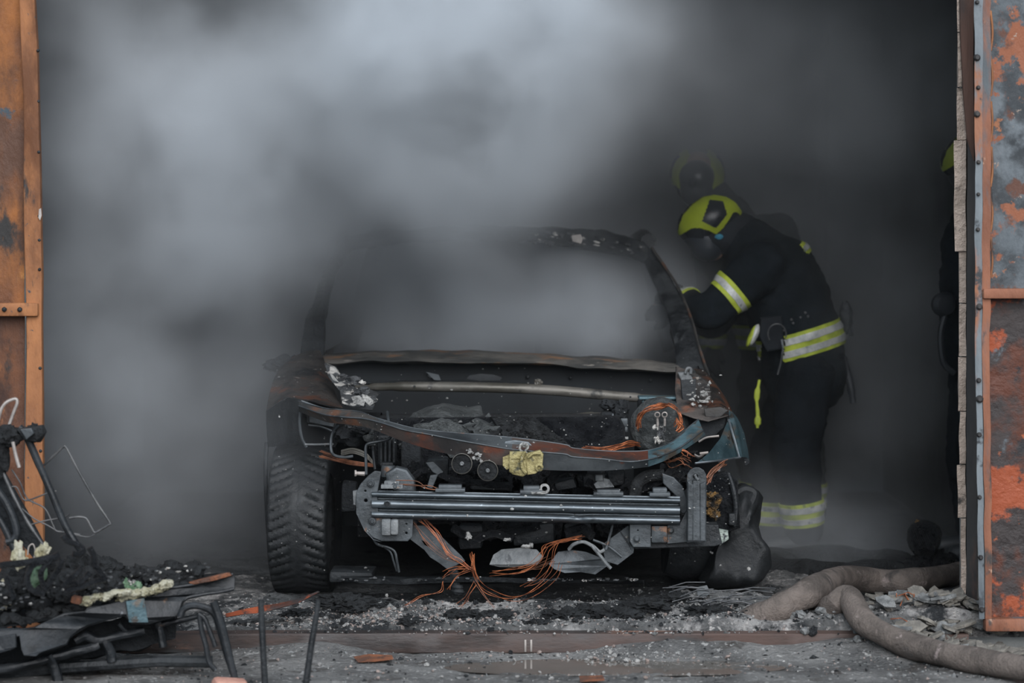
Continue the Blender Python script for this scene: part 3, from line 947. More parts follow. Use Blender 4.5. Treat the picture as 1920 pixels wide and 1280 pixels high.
# headlamp bucket, left
mb = MB().plate([(566, 750), (646, 770), (652, 800), (628, 838), (572, 838), (564, 800)], 10.78, .01)
hb = part(mb, 'headlamp_bucket', 'soot')
mb = MB().ptube([(566, 752), (562, 790), (566, 820), (575, 838)], .006, 10.55, 8)
mb.ptube([(566, 752), (600, 764), (640, 772)], .005, 10.53, 8)
part(mb, 'lip', 'grey_steel', hb)
mb = MB().plate([(578, 772), (596, 770), (630, 782), (628, 800), (600, 798), (577, 790)], 10.66, .02, bev=.004)
part(mb, 'lamp_shell', 'charred', hb)
mb = MB().plate([(581, 778), (600, 778), (626, 788), (624, 798), (602, 795), (581, 790)], 10.64, .012, bev=.004)
mb.ptube([(578, 797), (602, 800), (628, 810)], .004, 10.63, 6)
part(mb, 'reflector', 'grey_steel', hb)
# flaked alloy suspension turret, left
mb = MB()
mb.plate([(612, 684), (626, 690), (640, 712), (660, 730), (690, 742), (704, 752), (698, 766), (668, 764), (642, 756), (636, 730), (620, 706)], lambda x, y: 10.92 - (y - 684) * .004, .05, bev=.006)
mb.jitter(.010, 14)
tur = part(mb, 'melted_turret', 'alu_ash')
mb = MB()
for i in range(34):
    t = .35 + .65 * random.random()
    x, y = 622 + 78 * t + random.uniform(-14, 14), 690 + 66 * t + random.uniform(-14, 14)
    mb.blob(P(x, y, 10.58 + .28 * (1 - t)), (random.uniform(.004, .018), .008, random.uniform(.003, .012)), .7, 3, 2, i)
stuff(mb, 'ash_flake', 'alu_ash', tur)
mb = MB()
for o_ in ([(660, 744), (672, 742), (684, 752), (682, 760), (664, 756)], [(679, 740), (688, 742), (702, 754), (694, 760), (682, 750)], [(618, 700), (624, 704), (634, 716), (626, 712)]):
    mb.plate(o_, 10.55, .012, bev=.002)
mb.jitter(.004, 30)
stuff(mb, 'bare_alloy', 'white_metal', tur)

# right wing: rusted ridge, teal corner
rw = sheet([
    [(1300, 690, 11.22), (1318, 690, 11.25), (1326, 704, 11.24), (1330, 712, 11.22)],
    [(1308, 700, 11.02), (1332, 706, 11.06), (1346, 722, 11.08), (1350, 734, 11.06)],
    [(1322, 716, 10.86), (1342, 722, 10.88), (1360, 744, 10.88), (1368, 760, 10.86)],
    [(1330, 738, 10.72), (1352, 744, 10.70), (1370, 764, 10.70), (1376, 778, 10.70)],
    [(1326, 766, 10.60), (1352, 768, 10.56), (1372, 774, 10.56), (1382, 784, 10.60)],
], 'wing_rust', 'wing', n=26, jit=.008)
sheet([
    [(1366, 768, 10.56), (1374, 772, 10.54), (1382, 782, 10.56), (1386, 790, 10.60)],
    [(1370, 795, 10.50), (1380, 796, 10.50), (1390, 806, 10.54), (1396, 812, 10.58)],
    [(1378, 830, 10.46), (1388, 830, 10.48), (1396, 836, 10.52), (1402, 842, 10.58)],
    [(1382, 858, 10.44), (1392, 857, 10.46), (1400, 858, 10.52), (1405, 866, 10.58)],
], 'teal_panel', 'wing_corner', n=20, jit=.004, parent=rw)
sheet([
    [(1366, 786, 10.50), (1370, 790, 10.49), (1374, 794, 10.50)],
    [(1350, 822, 10.42), (1364, 824, 10.43), (1380, 828, 10.46)],
    [(1328, 850, 10.34), (1356, 850, 10.38), (1384, 850, 10.44)],
    [(1306, 868, 10.28), (1345, 864, 10.34), (1386, 858, 10.44)],
], 'teal_panel', 'wing_gusset', n=20, jit=.003, parent=rw)
mb = MB().ptube([(1303, 868, 10.28), (1340, 864, 10.32), (1388, 857, 10.42)], .004, None, 6).ptube([(1366, 786, 10.49), (1376, 820, 10.45), (1386, 857, 10.43)], .0045, None, 6)
part(mb, 'gusset_edge', 'beam_steel', rw)
mb = MB().plate([(1393, 860), (1404, 860), (1405, 868), (1399, 872), (1395, 868)], 10.52, .01)
part(mb, 'torn_tab', 'charred_matte', rw)
mb = MB().plate([(1285, 760), (1305, 780), (1330, 786), (1362, 780), (1366, 800), (1345, 830), (1310, 862), (1296, 850), (1285, 800)], 10.72, .01)
part(mb, 'lamp_void', 'soot')
mb = MB().plate([(1306, 778), (1330, 786), (1362, 782), (1360, 800), (1340, 816), (1316, 822), (1300, 806)], 10.55, .01, bev=.003)
mb.jitter(.01, 9)
part(mb, 'lamp_housing', 'charred_matte')
mb = MB().ptube([(1310, 828), (1325, 820), (1348, 817)], .004, 10.45, 6).ptube([(1292, 845), (1310, 856), (1322, 848)], .005, 10.4, 6)
mb.ptube([(1312, 850), (1328, 848)], .005, 10.36, 6)
part(mb, 'bracket_wire', 'wire_pale')
# right inner panel with melted lumps of alloy
mb = MB().plate([(1270, 690), (1300, 700), (1328, 720), (1330, 770), (1362, 782), (1330, 788), (1300, 782), (1276, 770), (1270, 730)], lambda x, y: 10.9 - (y - 690) * .004, .05, bev=.006)
mb.jitter(.012, 12)
rt_ = part(mb, 'melted_turret', 'wing_rust')
mb = MB()
mb.plate([(1274, 700), (1290, 698), (1298, 712), (1285, 715), (1278, 712)], 10.80, .03, bev=.004)
mb.ptube([(1286, 700), (1288, 692), (1294, 690), (1295, 700)], .006, 10.79, 8)
mb.jitter(.004, 25)
part(mb, 'melted_bracket', 'pale_steel', rt_)
mb = MB().pbox(1313, 733, 1327, 738, 10.60, .04, .002).pbox(1313, 738, 1327, 742, 10.60, .04, .002)
mb.plate([(1307, 751), (1328, 749), (1329, 754), (1308, 755)], 10.6, .02).plate([(1290, 749), (1298, 745), (1304, 752)], 10.6, .02)
for i in range(40):
    mb.blob(P(random.gauss(1312, 14), random.gauss(744, 22), 10.60), (random.uniform(.003, .011), .006, random.uniform(.002, .007)), .7, 3, 1, i)
mb.jitter(.002, 40)
stuff(mb, 'bare_alloy', 'white_metal', rt_)
mb = MB().plate([(1280, 716), (1304, 712), (1306, 800), (1290, 806), (1282, 770)], 10.66, .03, bev=.004)
mb.jitter(.008, 12)
part(mb, 'inner_panel', 'charred', rt_)
mb = MB().plate([(1322, 768), (1352, 764), (1364, 770), (1350, 782), (1325, 780)], 10.52, .02, bev=.004)
mb.jitter(.005, 12)
part(mb, 'lower_ledge', 'burnt_rust', rt_)

# --- engine bay
mb = MB()
for i, (x, y, r, D) in enumerate(((800, 800, .12, 10.62), (860, 806, .13, 10.6), (920, 808, .12, 10.55), (900, 786, .07, 10.75), (740, 810, .10, 10.6), (780, 782, .05, 10.8))):
    mb.blob(P(x, y + 14, D), (r, r, r * .62), .35, 4, 4, i)
mb.beam([PL([(785, 770), (830, 762), (905, 764), (912, 780)], 10.72), PL([(780, 800), (830, 800), (905, 805), (914, 812)], 10.5), PL([(780, 840), (914, 840)], 10.5), PL([(780, 840), (914, 840)], 10.9), PL([(785, 775), (912, 775)], 10.9)], 60, .03)
mb.jitter(.012, 16)
part(mb, 'engine_ash', 'ash_lump', ang=60)
mb = MB()
for i, (x, y, r, D) in enumerate(((950, 800, .07, 10.6), (985, 798, .07, 10.62), (1010, 812, .06, 10.5), (965, 812, .07, 10.42), (1030, 822, .05, 10.4), (940, 785, .05, 10.7))):
    mb.blob(P(x, y + 8, D), (r, r, r * .6), .5, 5, 4, i + 20)
mb.plate([(920, 782), (1000, 778), (1012, 792), (1075, 838), (1050, 842), (1000, 810), (930, 800)], 10.45, .03)
mb.jitter(.012, 18)
part(mb, 'burnt_air_duct', 'dark_lump', ang=60)
# engine block and ancillaries in the dark behind the beam
mb = MB()
mb.box((-.05, 10.68, .50), (.95, .36, .40), bev=.03)
for i in range(60):
    x, y = random.uniform(760, 1285), random.uniform(870, 1000)
    mb.blob(P(x, y, 10.48 + random.uniform(-.14, .02)), (random.uniform(.02, .06), .05, random.uniform(.02, .05)), .5, 3, 3, i)
mb.jitter(.012, 14)
part(mb, 'engine_block', 'glossy_char', ang=60)
mb = MB()
for x0, y0, x1, y1, D in ((800, 858, 842, 900, 10.3), (1140, 880, 1172, 912, 10.25), (1092, 886, 1130, 914, 10.2), (1205, 885, 1240, 915, 10.3), (880, 905, 960, 918, 10.2), (1040, 900, 1080, 918, 10.22), (860, 985, 905, 1030, 10.2), (960, 985, 1040, 1020, 10.22), (1060, 985, 1110, 1012, 10.2)):
    mb.pbox(x0, y0, x1, y1, D, .08, .012, rot=(0, random.uniform(-.15, .15), 0))
mb.jitter(.007, 20)
parts(mb, 'ancillary', 'charred')
mb = MB().pbox(1116, 890, 1131, 902, 10.16, .04, .004).pbox(1132, 889, 1132.5 + 0, 903, 10.16, .02, .0).plate([(1115, 908), (1128, 896), (1142, 900), (1150, 912), (1118, 914)], 10.17, .03, bev=.003)
part(mb, 'sensor', 'pale_steel')
mb = MB().plate([(800, 868), (812, 866), (830, 884), (828, 892), (812, 884)], 10.22, .02, bev=.003).plate([(808, 892), (820, 890), (810, 914), (802, 912)], 10.22, .02, bev=.003)
parts(mb, 'pump_arm', 'grey_steel')
for i, (pts, r) in enumerate((([(760, 905, 10.2), (800, 880, 10.25), (850, 900, 10.2), (900, 905, 10.2), (960, 915, 10.2)], .012), ([(1030, 905, 10.2), (1060, 880, 10.2), (1100, 885, 10.2)], .016), ([(850, 990, 10.15), (880, 1005, 10.12), (940, 1000, 10.15), (1010, 985, 10.2)], .016),
                              ([(1100, 900, 10.2), (1150, 930, 10.2), (1230, 905, 10.2), (1260, 880, 10.25)], .014), ([(1060, 1000, 10.15), (1090, 990, 10.15), (1110, 1005, 10.12)], .018), ([(880, 1020, 10.1), (920, 1000, 10.1), (960, 1010, 10.12)], .014))):
    part(MB().tube(spline(PL(pts), 6), r, 10).jitter(.003, 30, i), 'hose', 'glossy_char')
# curved shroud on the right behind the beam end
mb = MB().ptube([(1190, 930, 10.16), (1196, 905, 10.16), (1215, 892, 10.18), (1245, 890, 10.18)], .022, None, 10)
part(mb, 'radiator_hose', 'dark_lump')
mb = MB().plate([(1243, 889), (1262, 896), (1278, 912), (1286, 938), (1288, 962), (1278, 960), (1270, 930), (1255, 915), (1245, 905)], 10.12, .02, bev=.004)
part(mb, 'shroud', 'grey_steel')
# pale alloy hose up to the pump, pump cluster
mb = MB().tube(spline(PL([(1025, 797, 10.75), (1060, 786, 10.78), (1100, 779, 10.8), (1128, 778, 10.8)]), 6), [.012, .014, .014, .011], 12)
part(mb, 'alloy_pipe', 'tube_bronze')
mb = MB().pbox(1032, 785, 1094, 842, 10.9, .2, .01)
part(mb, 'bulkhead_box', 'soot')
mb = MB().pbox(1086, 790, 1095, 830, 10.78, .03, .008).pbox(1078, 790, 1085, 822, 10.82, .03, .008)
parts(mb, 'bulkhead_flange', 'tube_bronze')
mb = MB()
mb.lathe([(.04, .12), (.05, .06), (.052, 0), (.03, -.02)], P(1146, 822, 10.62), (0, 1, 0), 20)
mb.pbox(1128, 772, 1172, 795, 10.66, .10, .01).pbox(1140, 757, 1166, 776, 10.7, .08, .02).pbox(1112, 800, 1134, 806, 10.62, .06, .004)
mb.blob(P(1140, 758, 10.7), (.035, .04, .02), .4, 3, 3, 8).blob(P(1166, 768, 10.66), (.03, .03, .04), .4, 3, 3, 9)
mb.jitter(.005, 22)
pm = part(mb, 'pump', 'charred_matte')
mb = MB().pbox(1158, 800, 1177, 810, 10.55, .02, .003).pbox(1164, 784, 1177, 800, 10.56, .02, .003).pbox(1147, 775, 1151, 792, 10.6, .02, .003)
part(mb, 'pump_bracket', 'grey_steel', pm)
mb = MB().tube(PL([(1165, 821), (1178, 821)], 10.55), .005, 8).ptube([(1112, 803), (1128, 800)], .003, 10.58, 6, 0)
part(mb, 'pump_bolt', 'white_metal', pm)
# brake booster with two eyelets
c = P(1236, 800, 10.62)
R_ = 56 * 10.62 / F
mb = MB().lathe([(R_ * .80, .10), (R_ * .98, .05), (R_, .02), (R_ * .97, .0), (R_ * .80, -.025), (R_ * .45, -.035), (R_ * .2, -.036)], c, (.08, 1, -.1), 44)
mb.jitter(.003, 18)
bo = part(mb, 'brake_booster', 'ash_lump', ang=40)
mb = MB()
for x in (1232.5, 1246):
    mb.lathe([(.0085, .004), (.0115, .002), (.0115, -.004), (.0075, -.006), (.0062, .003)], P(x, 777, 10.52), (0, 1, 0), 20, closed=True)
    mb.ptube([(x, 783), (x + .6, 791), (x + .2, 798)], .005, 10.525, 8)
mb.jitter(.0008, 60)
part(mb, 'eyelet', 'wire_pale', bo)
mb = MB()
for i in range(28):
    mb.blob(P(random.gauss(1236, 6), random.uniform(800, 828), 10.53), (random.uniform(.003, .009), .008, random.uniform(.004, .013)), .6, 3, 2, i)
stuff(mb, 'melted_cap', 'alu_ash', bo)
mb = MB().pbox(1198, 744, 1274, 749, 10.70, .12, .003).pbox(1204, 750, 1272, 756, 10.72, .08, .003)
part(mb, 'reservoir_lid', 'teal_panel')
mb = MB().pbox(1196, 748, 1276, 800, 10.86, .06, .01)
part(mb, 'reservoir', 'charred_matte')

# --- pipes, hoses and the ribbed block on the left
for pts, r, m in (([(572, 833, 10.48), (600, 833, 10.46), (624, 832, 10.42)], .004, 'pale_steel'),
                  ([(634, 798, 10.42), (626, 806, 10.4), (621, 822, 10.38), (621, 843, 10.36), (627, 853, 10.36), (645, 857, 10.36), (662, 855, 10.36)], .0055, 'grey_steel'),
                  ([(687, 890, 10.25), (686, 860, 10.28), (686, 838, 10.3), (692, 831, 10.3), (712, 827, 10.3), (730, 822, 10.3), (733, 812, 10.3), (730, 800, 10.34), (726, 772, 10.5)], .0055, 'grey_steel'),
                  ([(703, 880, 10.28), (700, 850, 10.3), (699, 836, 10.3)], .005, 'charred'),
                  ([(698, 1006, 10.08), (708, 1020, 10.08), (728, 1026, 10.08), (740, 1034, 10.08), (744, 1050, 10.08), (748, 1072, 10.09)], .005, 'grey_steel'),
                  ([(703, 1016, 10.09), (722, 1026, 10.09), (733, 1036, 10.09), (738, 1052, 10.09), (744, 1070, 10.1)], .004, 'grey_steel'),
                  ([(752, 793, 10.55), (762, 789, 10.55), (780, 788, 10.55), (796, 790, 10.55)], .006, 'pale_steel')):
    part(MB().tube(spline(PL(pts), 6), r, 8), 'pipe', m)
mb = MB()
for k in range(4):
    mb.pbox(712 + k * 8, 822, 717 + k * 8, 868, 10.36, .05, .004)
mb.pbox(708, 815, 742, 872, 10.40, .1, .01).pbox(712, 866, 738, 876, 10.33, .08, .008)
ab = part(mb, 'ribbed_block', 'charred')
mb = MB().lathe([(.025, .03), (.028, .01), (.026, -.01), (.012, -.02)], P(728, 888, 10.25), (0, 0, 1), 18)
part(mb, 'block_motor', 'grey_steel', ab)
mb = MB().blob(P(690, 800, 10.62), (.06, .05, .035), .4, 3, 3, 14).blob(P(660, 815, 10.7), (.07, .05, .04), .4, 3, 3, 15).pbox(750, 830, 790, 905, 10.45, .1, .015).pbox(640, 905, 668, 960, 10.6, .1, .01)
mb.jitter(.006, 18)
parts(mb, 'bay_lining', 'charred_matte')
mb = MB().blob(P(658, 797, 10.45), (.02, .02, .016), .5, 3, 3, 4).blob(P(668, 792, 10.46), (.03, .02, .008), .4, 3, 3, 5)
part(mb, 'melted_alloy', 'alu_ash')
mb = MB().tube(PL([(668, 887), (684, 888)], 10.2), [.007, .009], 10).lathe([(.012, 0), (.012, -.006), (.006, -.007)], P(668, 887, 10.19), (1, .2, 0), 10)
part(mb, 'valve_stub', 'wire_pale')
mb = MB().plate([(744, 880), (760, 884), (772, 900), (774, 918), (750, 918), (730, 905), (728, 890)], 10.16, .05, bev=.01)
part(mb, 'tensioner', 'grey_steel')
mb = MB()
for k in range(9):
    y0 = random.uniform(-8, 8)
    pts = [(610 + random.uniform(-12, 8), 850 + y0, 10.45), (640, 862 + y0 * .7, 10.4), (664, 868 + y0 * .6, 10.36), (700, 872 + y0 * .4, 10.34)]
    mb.tube(spline(PL(pts), 5), .0022, 5)
part(mb, 'loom', 'copper_dark')
mb = MB()
for k in range(7):
    y0 = random.uniform(-8, 6)
    mb.tube(spline(PL([(640, 850 + y0, 10.4), (662, 846 + y0, 10.36), (685, 854 + y0, 10.34), (700, 868 + y0 * .5, 10.34)]), 5), .0024, 5)
part(mb, 'loom', 'tube_bronze')

# --- lower front: deflector, diagonals, lip
mb = MB().plate([(770, 985), (800, 986), (826, 1004), (866, 1042), (872, 1052), (838, 1066), (822, 1054), (806, 1044), (796, 1030), (776, 1016), (760, 1004)], 10.10, .008, holes=[[(790, 1012), (800, 1016), (808, 1026), (796, 1022)]], bev=.001)
mb.jitter(.003, 14)
part(mb, 'diagonal_brace', 'grey_steel')
mb = MB().plate([(1130, 1022), (1178, 985), (1190, 1012), (1186, 1036), (1158, 1058), (1135, 1050)], 10.11, .01, bev=.002)
mb.jitter(.004, 14)
part(mb, 'diagonal_brace', 'grey_steel')
mb = MB().plate([(1160, 992), (1175, 1010), (1184, 1030)], 10.10, .006)
part(mb, 'brace_rib', 'charred')


def dfl(x, y):
    return 10.12 + .02 * math.sin(x * .035) - .0006 * (y - 1030)


mb = MB().plate([(926, 1040), (940, 1030), (975, 1027), (1006, 1030), (1018, 1044), (1006, 1058), (970, 1062), (936, 1062), (918, 1058)], dfl, .006, bev=.001)
mb.jitter(.003, 14)
part(mb, 'deflector', 'pale_steel', label='pale grey deflector plate')
mb = MB().plate([(1046, 1034), (1072, 1030), (1100, 1034), (1130, 1048), (1152, 1050), (1138, 1062), (1116, 1077), (1090, 1072), (1060, 1074), (1040, 1066), (1030, 1056)], dfl, .006, bev=.001)
mb.jitter(.004, 12)
part(mb, 'deflector', 'grey_steel', label='crumpled grey deflector plate')
mb = MB()
mb.beam([PL([(640, 1084), (760, 1086), (900, 1080), (1060, 1086), (1206, 1090)], 10.16), PL([(640, 1092), (760, 1096), (900, 1090), (1060, 1092), (1206, 1094)], 10.17), PL([(640, 1092), (1206, 1094)], 10.35), PL([(640, 1080), (1206, 1086)], 10.35)], 100, .008)
part(mb, 'lower_crossmember', 'charred')
mb = MB()
for i in range(60):
    x = random.uniform(1000, 1200) if i % 2 else random.uniform(640, 1200)
    mb.blob(P(x, 1086 + random.uniform(-3, 3), 10.15), (random.uniform(.003, .012), .006, random.uniform(.002, .005)), .6, 3, 1, i)
stuff(mb, 'ash_crumb', 'alu_ash')
mb = MB().pbox(616, 1072, 700, 1092, 10.42, .2, .01).pbox(690, 1085, 860, 1094, 10.3, .1, .005)
mb.jitter(.006, 12)
parts(mb, 'subframe', 'charred')
for pts, r, m in (([(1066, 1030, 10.08), (1076, 1020, 10.07), (1094, 1016, 10.07), (1112, 1024, 10.07), (1124, 1034, 10.07), (1134, 1030, 10.07)], .007, 'pale_steel'),
                  ([(1110, 1022, 10.06), (1124, 1040, 10.05), (1136, 1056, 10.05), (1146, 1066, 10.05)], .0065, 'pale_steel'),
                  ([(1112, 1012, 10.08), (1140, 1024, 10.08), (1166, 1044, 10.08)], .005, 'grey_steel'),
                  ([(1148, 985, 10.09), (1142, 1010, 10.08), (1136, 1030, 10.07)], .005, 'grey_steel')):
    part(MB().tube(spline(PL(pts), 6), r, 8).jitter(.002, 25), 'stabiliser_link', m)
mb = MB().blob(P(878, 1005, 10.06), (.012, .01, .014), .7, 3, 2, 3).blob(P(950, 1011, 10.06), (.014, .01, .006), .6, 3, 2, 4).blob(P(986, 1024, 10.06), (.02, .01, .008), .6, 3, 2, 4).blob(P(996, 1022, 10.06), (.01, .01, .009), .6, 3, 2, 9)
stuff(mb, 'white_fragment', 'white_metal')
mb = MB().tube(PL([(845, 1045, 10.2), (852, 1080, 10.2), (856, 1110, 10.2)]), .018, 10).lathe([(.02, -.01), (.024, 0), (.02, .01)], P(857, 1100, 10.2), (.1, 0, 1), 14).lathe([(.02, -.01), (.026, 0), (.02, .01)], P(858, 1108, 10.2), (.1, 0, 1), 14)
part(mb, 'drain_bellows', 'charred')

# --- copper wiring
def bundle(name, pts, n, spread, r=.0009, m='copper', k=6, fan=0.0):
    b = MB()
    for i in range(n):
        ox, oy = random.uniform(-spread, spread), random.uniform(-spread, spread)
        q = []
        for j, p in enumerate(pts):
            f = 1 + fan * j / (len(pts) - 1)
            q.append((p[0] + ox * f + random.gauss(0, 2.2), p[1] + oy * f + random.gauss(0, 2.2), p[2] + random.uniform(-.01, .01)))
        b.tube(spline(PL(q), k), r, 5)
    return part(b, name, m)


bundle('copper_wire', [(790, 975, 10.05), (815, 1000, 10.03), (840, 1034, 10.01), (862, 1052, 10.0), (884, 1066, 10.0)], 7, 4)
bundle('copper_wire', [(776, 976, 10.06), (800, 1010, 10.04), (834, 1042, 10.02), (868, 1052, 10.0)], 4, 4, m='copper_dark')
bundle('copper_wire', [(884, 1034, 10.0), (886, 1054, 10.0), (890, 1072, 9.99), (900, 1092, 9.98), (920, 1108, 9.97), (960, 1118, 9.97), (1000, 1108, 9.97), (1040, 1075, 10.0), (1046, 1050, 10.03)], 3, 3, fan=2.5)
bundle('copper_wire', [(885, 1040, 10.0), (887, 1062, 9.99), (892, 1084, 9.98)], 6, 3)
bundle('copper_wire', [(884, 1066, 10.0), (862, 1066, 10.0), (846, 1070, 10.0), (836, 1076, 10.0)], 5, 3, fan=2)
bundle('copper_wire', [(880, 1068, 10.0), (858, 1080, 9.99), (842, 1094, 9.98), (838, 1104, 9.98)], 2, 3)
bundle('copper_wire', [(828, 1088, 9.99), (822, 1105, 9.98), (790, 1116, 9.98), (768, 1128, 9.98), (755, 1132, 9.97)], 2, 2)
bundle('copper_wire', [(890, 1092, 9.98), (880, 1112, 9.96), (872, 1128, 9.95), (858, 1136, 9.95)], 3, 3, fan=2)
bundle('copper_wire', [(892, 1088, 9.98), (912, 1118, 9.96), (930, 1140, 9.95)], 2, 3, m='copper_dark')
bundle('copper_wire', [(1090, 1004, 10.07), (1060, 1010, 10.05), (1030, 1018, 10.04), (1018, 1026, 10.03), (1010, 1044, 10.02), (990, 1060, 10.02), (960, 1068, 10.02), (920, 1072, 10.03)], 5, 4, fan=1.2)
bundle('copper_wire', [(1084, 1010, 10.07), (1050, 1016, 10.05), (1034, 1030, 10.03), (1030, 1056, 10.01), (1012, 1084, 9.99), (980, 1102, 9.98)], 3, 4, fan=1.5)
bundle('copper_wire', [(1036, 1048, 10.04), (1010, 1062, 10.03), (980, 1070, 10.03)], 6, 6, m='copper_dark')
bundle('copper_wire', [(1196, 800, 10.52), (1200, 782, 10.51), (1214, 768, 10.50), (1236, 760, 10.50), (1252, 760, 10.52)], 12, 3, .0018)
bundle('copper_wire', [(1252, 758, 10.52), (1268, 766, 10.5), (1276, 782, 10.48), (1278, 796, 10.46), (1270, 806, 10.46)], 6, 2.5, .0016)
bundle('copper_wire', [(1268, 800, 10.45), (1272, 792, 10.44), (1276, 800, 10.44), (1270, 808, 10.44)], 5, 3, .002)
bundle('copper_wire', [(1096, 840, 10.2), (1130, 841, 10.2), (1160, 836, 10.22), (1180, 830, 10.25), (1198, 832, 10.28)], 10, 3, .0017)
bundle('copper_wire', [(1296, 858, 10.2), (1288, 848, 10.2), (1280, 846, 10.2)], 5, 4, .002)
bundle('copper_wire', [(1326, 900, 10.16), (1336, 886, 10.18), (1350, 872, 10.2), (1358, 866, 10.22)], 12, 5, .0022, 'copper_dark')
bundle('copper_wire', [(740, 905, 10.05), (775, 908, 10.04), (800, 916, 10.03), (828, 918, 10.03)], 3, 2, .0016, 'copper_dark')
bundle('copper_wire', [(1240, 860, 10.25), (1256, 868, 10.22), (1275, 862, 10.2), (1290, 872, 10.2)], 6, 8, .0015, 'copper_dark')

# --- corroded radiator side on the right
mb = MB().plate([(1325, 905), (1360, 890), (1378, 905), (1382, 985), (1350, 1000), (1325, 1005)], 10.35, .08, bev=.01)
mb.jitter(.01, 16)
rs = part(mb, 'radiator_end', 'glossy_char')
mb = MB()
for i in range(26):
    mb.blob(P(random.uniform(1327, 1352), random.uniform(925, 972), 10.30), (random.uniform(.006, .016), .012, random.uniform(.006, .014)), .6, 3, 3, i)
mb.blob(P(1336, 928, 10.27), (.02, .012, .012), .6, 3, 3, 77)
stuff(mb, 'corroded_fins', 'orange_ash', rs)
mb = MB().plate([(1325, 990), (1345, 994), (1364, 996), (1366, 1010), (1350, 1018), (1335, 1005)], 10.2, .03, bev=.004)
mb.jitter(.006, 20)
part(mb, 'melted_plastic', 'green_white', rs)
mb = MB().ptube([(1366, 888, 10.35), (1376, 920, 10.32), (1380, 955, 10.32), (1376, 985, 10.32)], .010, None, 8).pbox(1366, 962, 1380, 985, 10.3, .04, .008)
part(mb, 'side_tube', 'charred', rs)
mb = MB()
for i in range(16):
    mb.blob(P(random.uniform(1318, 1375), random.uniform(880, 1060), 10.28), random.uniform(.002, .006), .6, 3, 1, i)
stuff(mb, 'white_crumb', 'white_metal', rs)
mb = MB()
for i in range(30):
    x, y = random.uniform(1255, 1300), random.uniform(845, 910)
    mb.blob(P(x, y, 10.3 + random.uniform(-.05, .1)), (random.uniform(.01, .03), .03, random.uniform(.01, .025)), .6, 3, 2, i)
mb.jitter(.006, 20)
part(mb, 'burnt_relay_box', 'glossy_char', ang=60)

# --- wheels
def tyre_mesh(c, R, W, tread=True, nT=220, nW=42):
    b = MB()
    rows = []
    for i in range(nT):
        th = 2 * pi * i / nT
        row = []
        for j in range(nW):
            u = -1 + 2 * j / (nW - 1)
            a = abs(u)
            # section: flat tread, rounded shoulder, sidewall
            if a < .62:
                x = u / .62 * W * .46
                r = R - .006 * (a / .62) ** 2
                g = 0
                if tread:
                    s = abs(x) / (W * .46)
                    ph = (th * R / .040 + 1.5 * s ** .7) % 1.0
                    if s > .14 and ph < .30:
                        g = .011 * min(1, (s - .14) * 6) * sin(pi * ph / .30)
                    if s < .10:
                        g = max(g, .004 * (1 - s / .10))
                r -= g
            else:
                t = (a - .62) / .38
                ang = t * pi * .5
                x = math.copysign(W * (.46 + .05 * sin(pi * min(t * 1.4, 1)) - .05 * t), u)
                r = R - .006 - .012 * sin(min(ang * 2, pi / 2)) - .10 * t ** 1.2
            row.append(Vector((x, r * sin(th), r * cos(th))))
        rows.append(row)
    Rz = Matrix.Rotation(radians(-3), 3, 'Z')
    b.grid([[Vector(c) + Rz @ p for p in r] for r in rows], close_rows=True)
    return b


def wheel(c, R, W, front=True, tread=True):
    b = tyre_mesh(c, R, W, tread)
    t = part(b, 'tyre', 'tyre', ang=60)
    t.name = 'wheel'
    b = MB().lathe([(R * .70, -.09), (R * .66, -.05), (R * .64, .05), (R * .70, .09), (R * .68, .07), (R * .30, .05), (R * .10, .06), (R * .1, -.09)], c, (1, 0, 0), 36)
    part(b, 'rim', 'charred', t)
    return t


wheel((-.805, 10.80, .290), .292, .235)
wheel((-.72, 13.25, .285), .29, .19, tread=False)
wheel((.70, 13.25, .285), .29, .19, tread=False)
# right front tyre, burnt off its rim and hanging in folds
mb = MB().lathe([(.17, -.10), (.19, -.05), (.19, .05), (.17, .10), (.16, .08), (.08, .05), (.03, .06), (.03, -.08)], (.70, 10.78, .24), (1, .05, -.08), 32)
rimr = part(mb, 'bare_rim', 'charred')
L0 = [(1312, 1092), (1330, 1040), (1352, 1000), (1372, 960), (1386, 922), (1398, 913), (1408, 914), (1420, 922), (1424, 940), (1423, 985), (1428, 1008), (1440, 1034), (1442, 1056), (1432, 1084), (1414, 1100), (1380, 1108), (1340, 1104)]
mb = MB()
cx, cy = 1388, 1030
rows = []
for k in range(13):
    t = k / 12
    s = 1 - .5 * t ** 2.2
    d = 10.62 - .16 * (1 - (1 - t) ** 2)
    q = [(cx + (x - cx) * s, cy + (y - cy) * s, d + .05 * noise.noise(Vector((x * .015, y * .02, t)))) for x, y in L0 + [L0[0]]]
    rows.append(resample(PL(q), 90)[:-1])
back = [[p + Vector((0, .20, 0)) for p in rows[0]]]
V = mb.grid(back + rows, close_cols=True)
mb.bm.faces.new(V[-1])
mb.bm.faces.new(V[0][::-1])
for v in mb.bm.verts:
    v.co += noise.noise_vector(v.co * 7) * .03 + noise.noise_vector(v.co * 22) * .008
    v.co.y += .022 * noise.noise(Vector((v.co.x * 26, 0, v.co.z * 5)))
    v.co.x += .014 * noise.noise(Vector((4, v.co.y * 9, v.co.z * 11)))
    # tread ridges near the ground
    if v.co.z < .22:
        v.co.y -= .010 * sin((v.co.x * 1.0 - v.co.z * .6) * 95) * max(0, min(1, (.75 - v.co.x) * 6))
part(mb, 'collapsed_tyre', 'tyre', ang=60)
mb = MB().ptube([(1384, 925, 10.55), (1398, 918, 10.55), (1412, 926, 10.55), (1404, 948, 10.52), (1388, 965, 10.5)], .02, None, 8)
part(mb, 'tyre_fold', 'tyre')
mb = MB().blob(P(1404, 1066, 10.42), (.007, .006, .007), .5, 3, 2, 3)
part(mb, 'white_speck', 'white_metal')
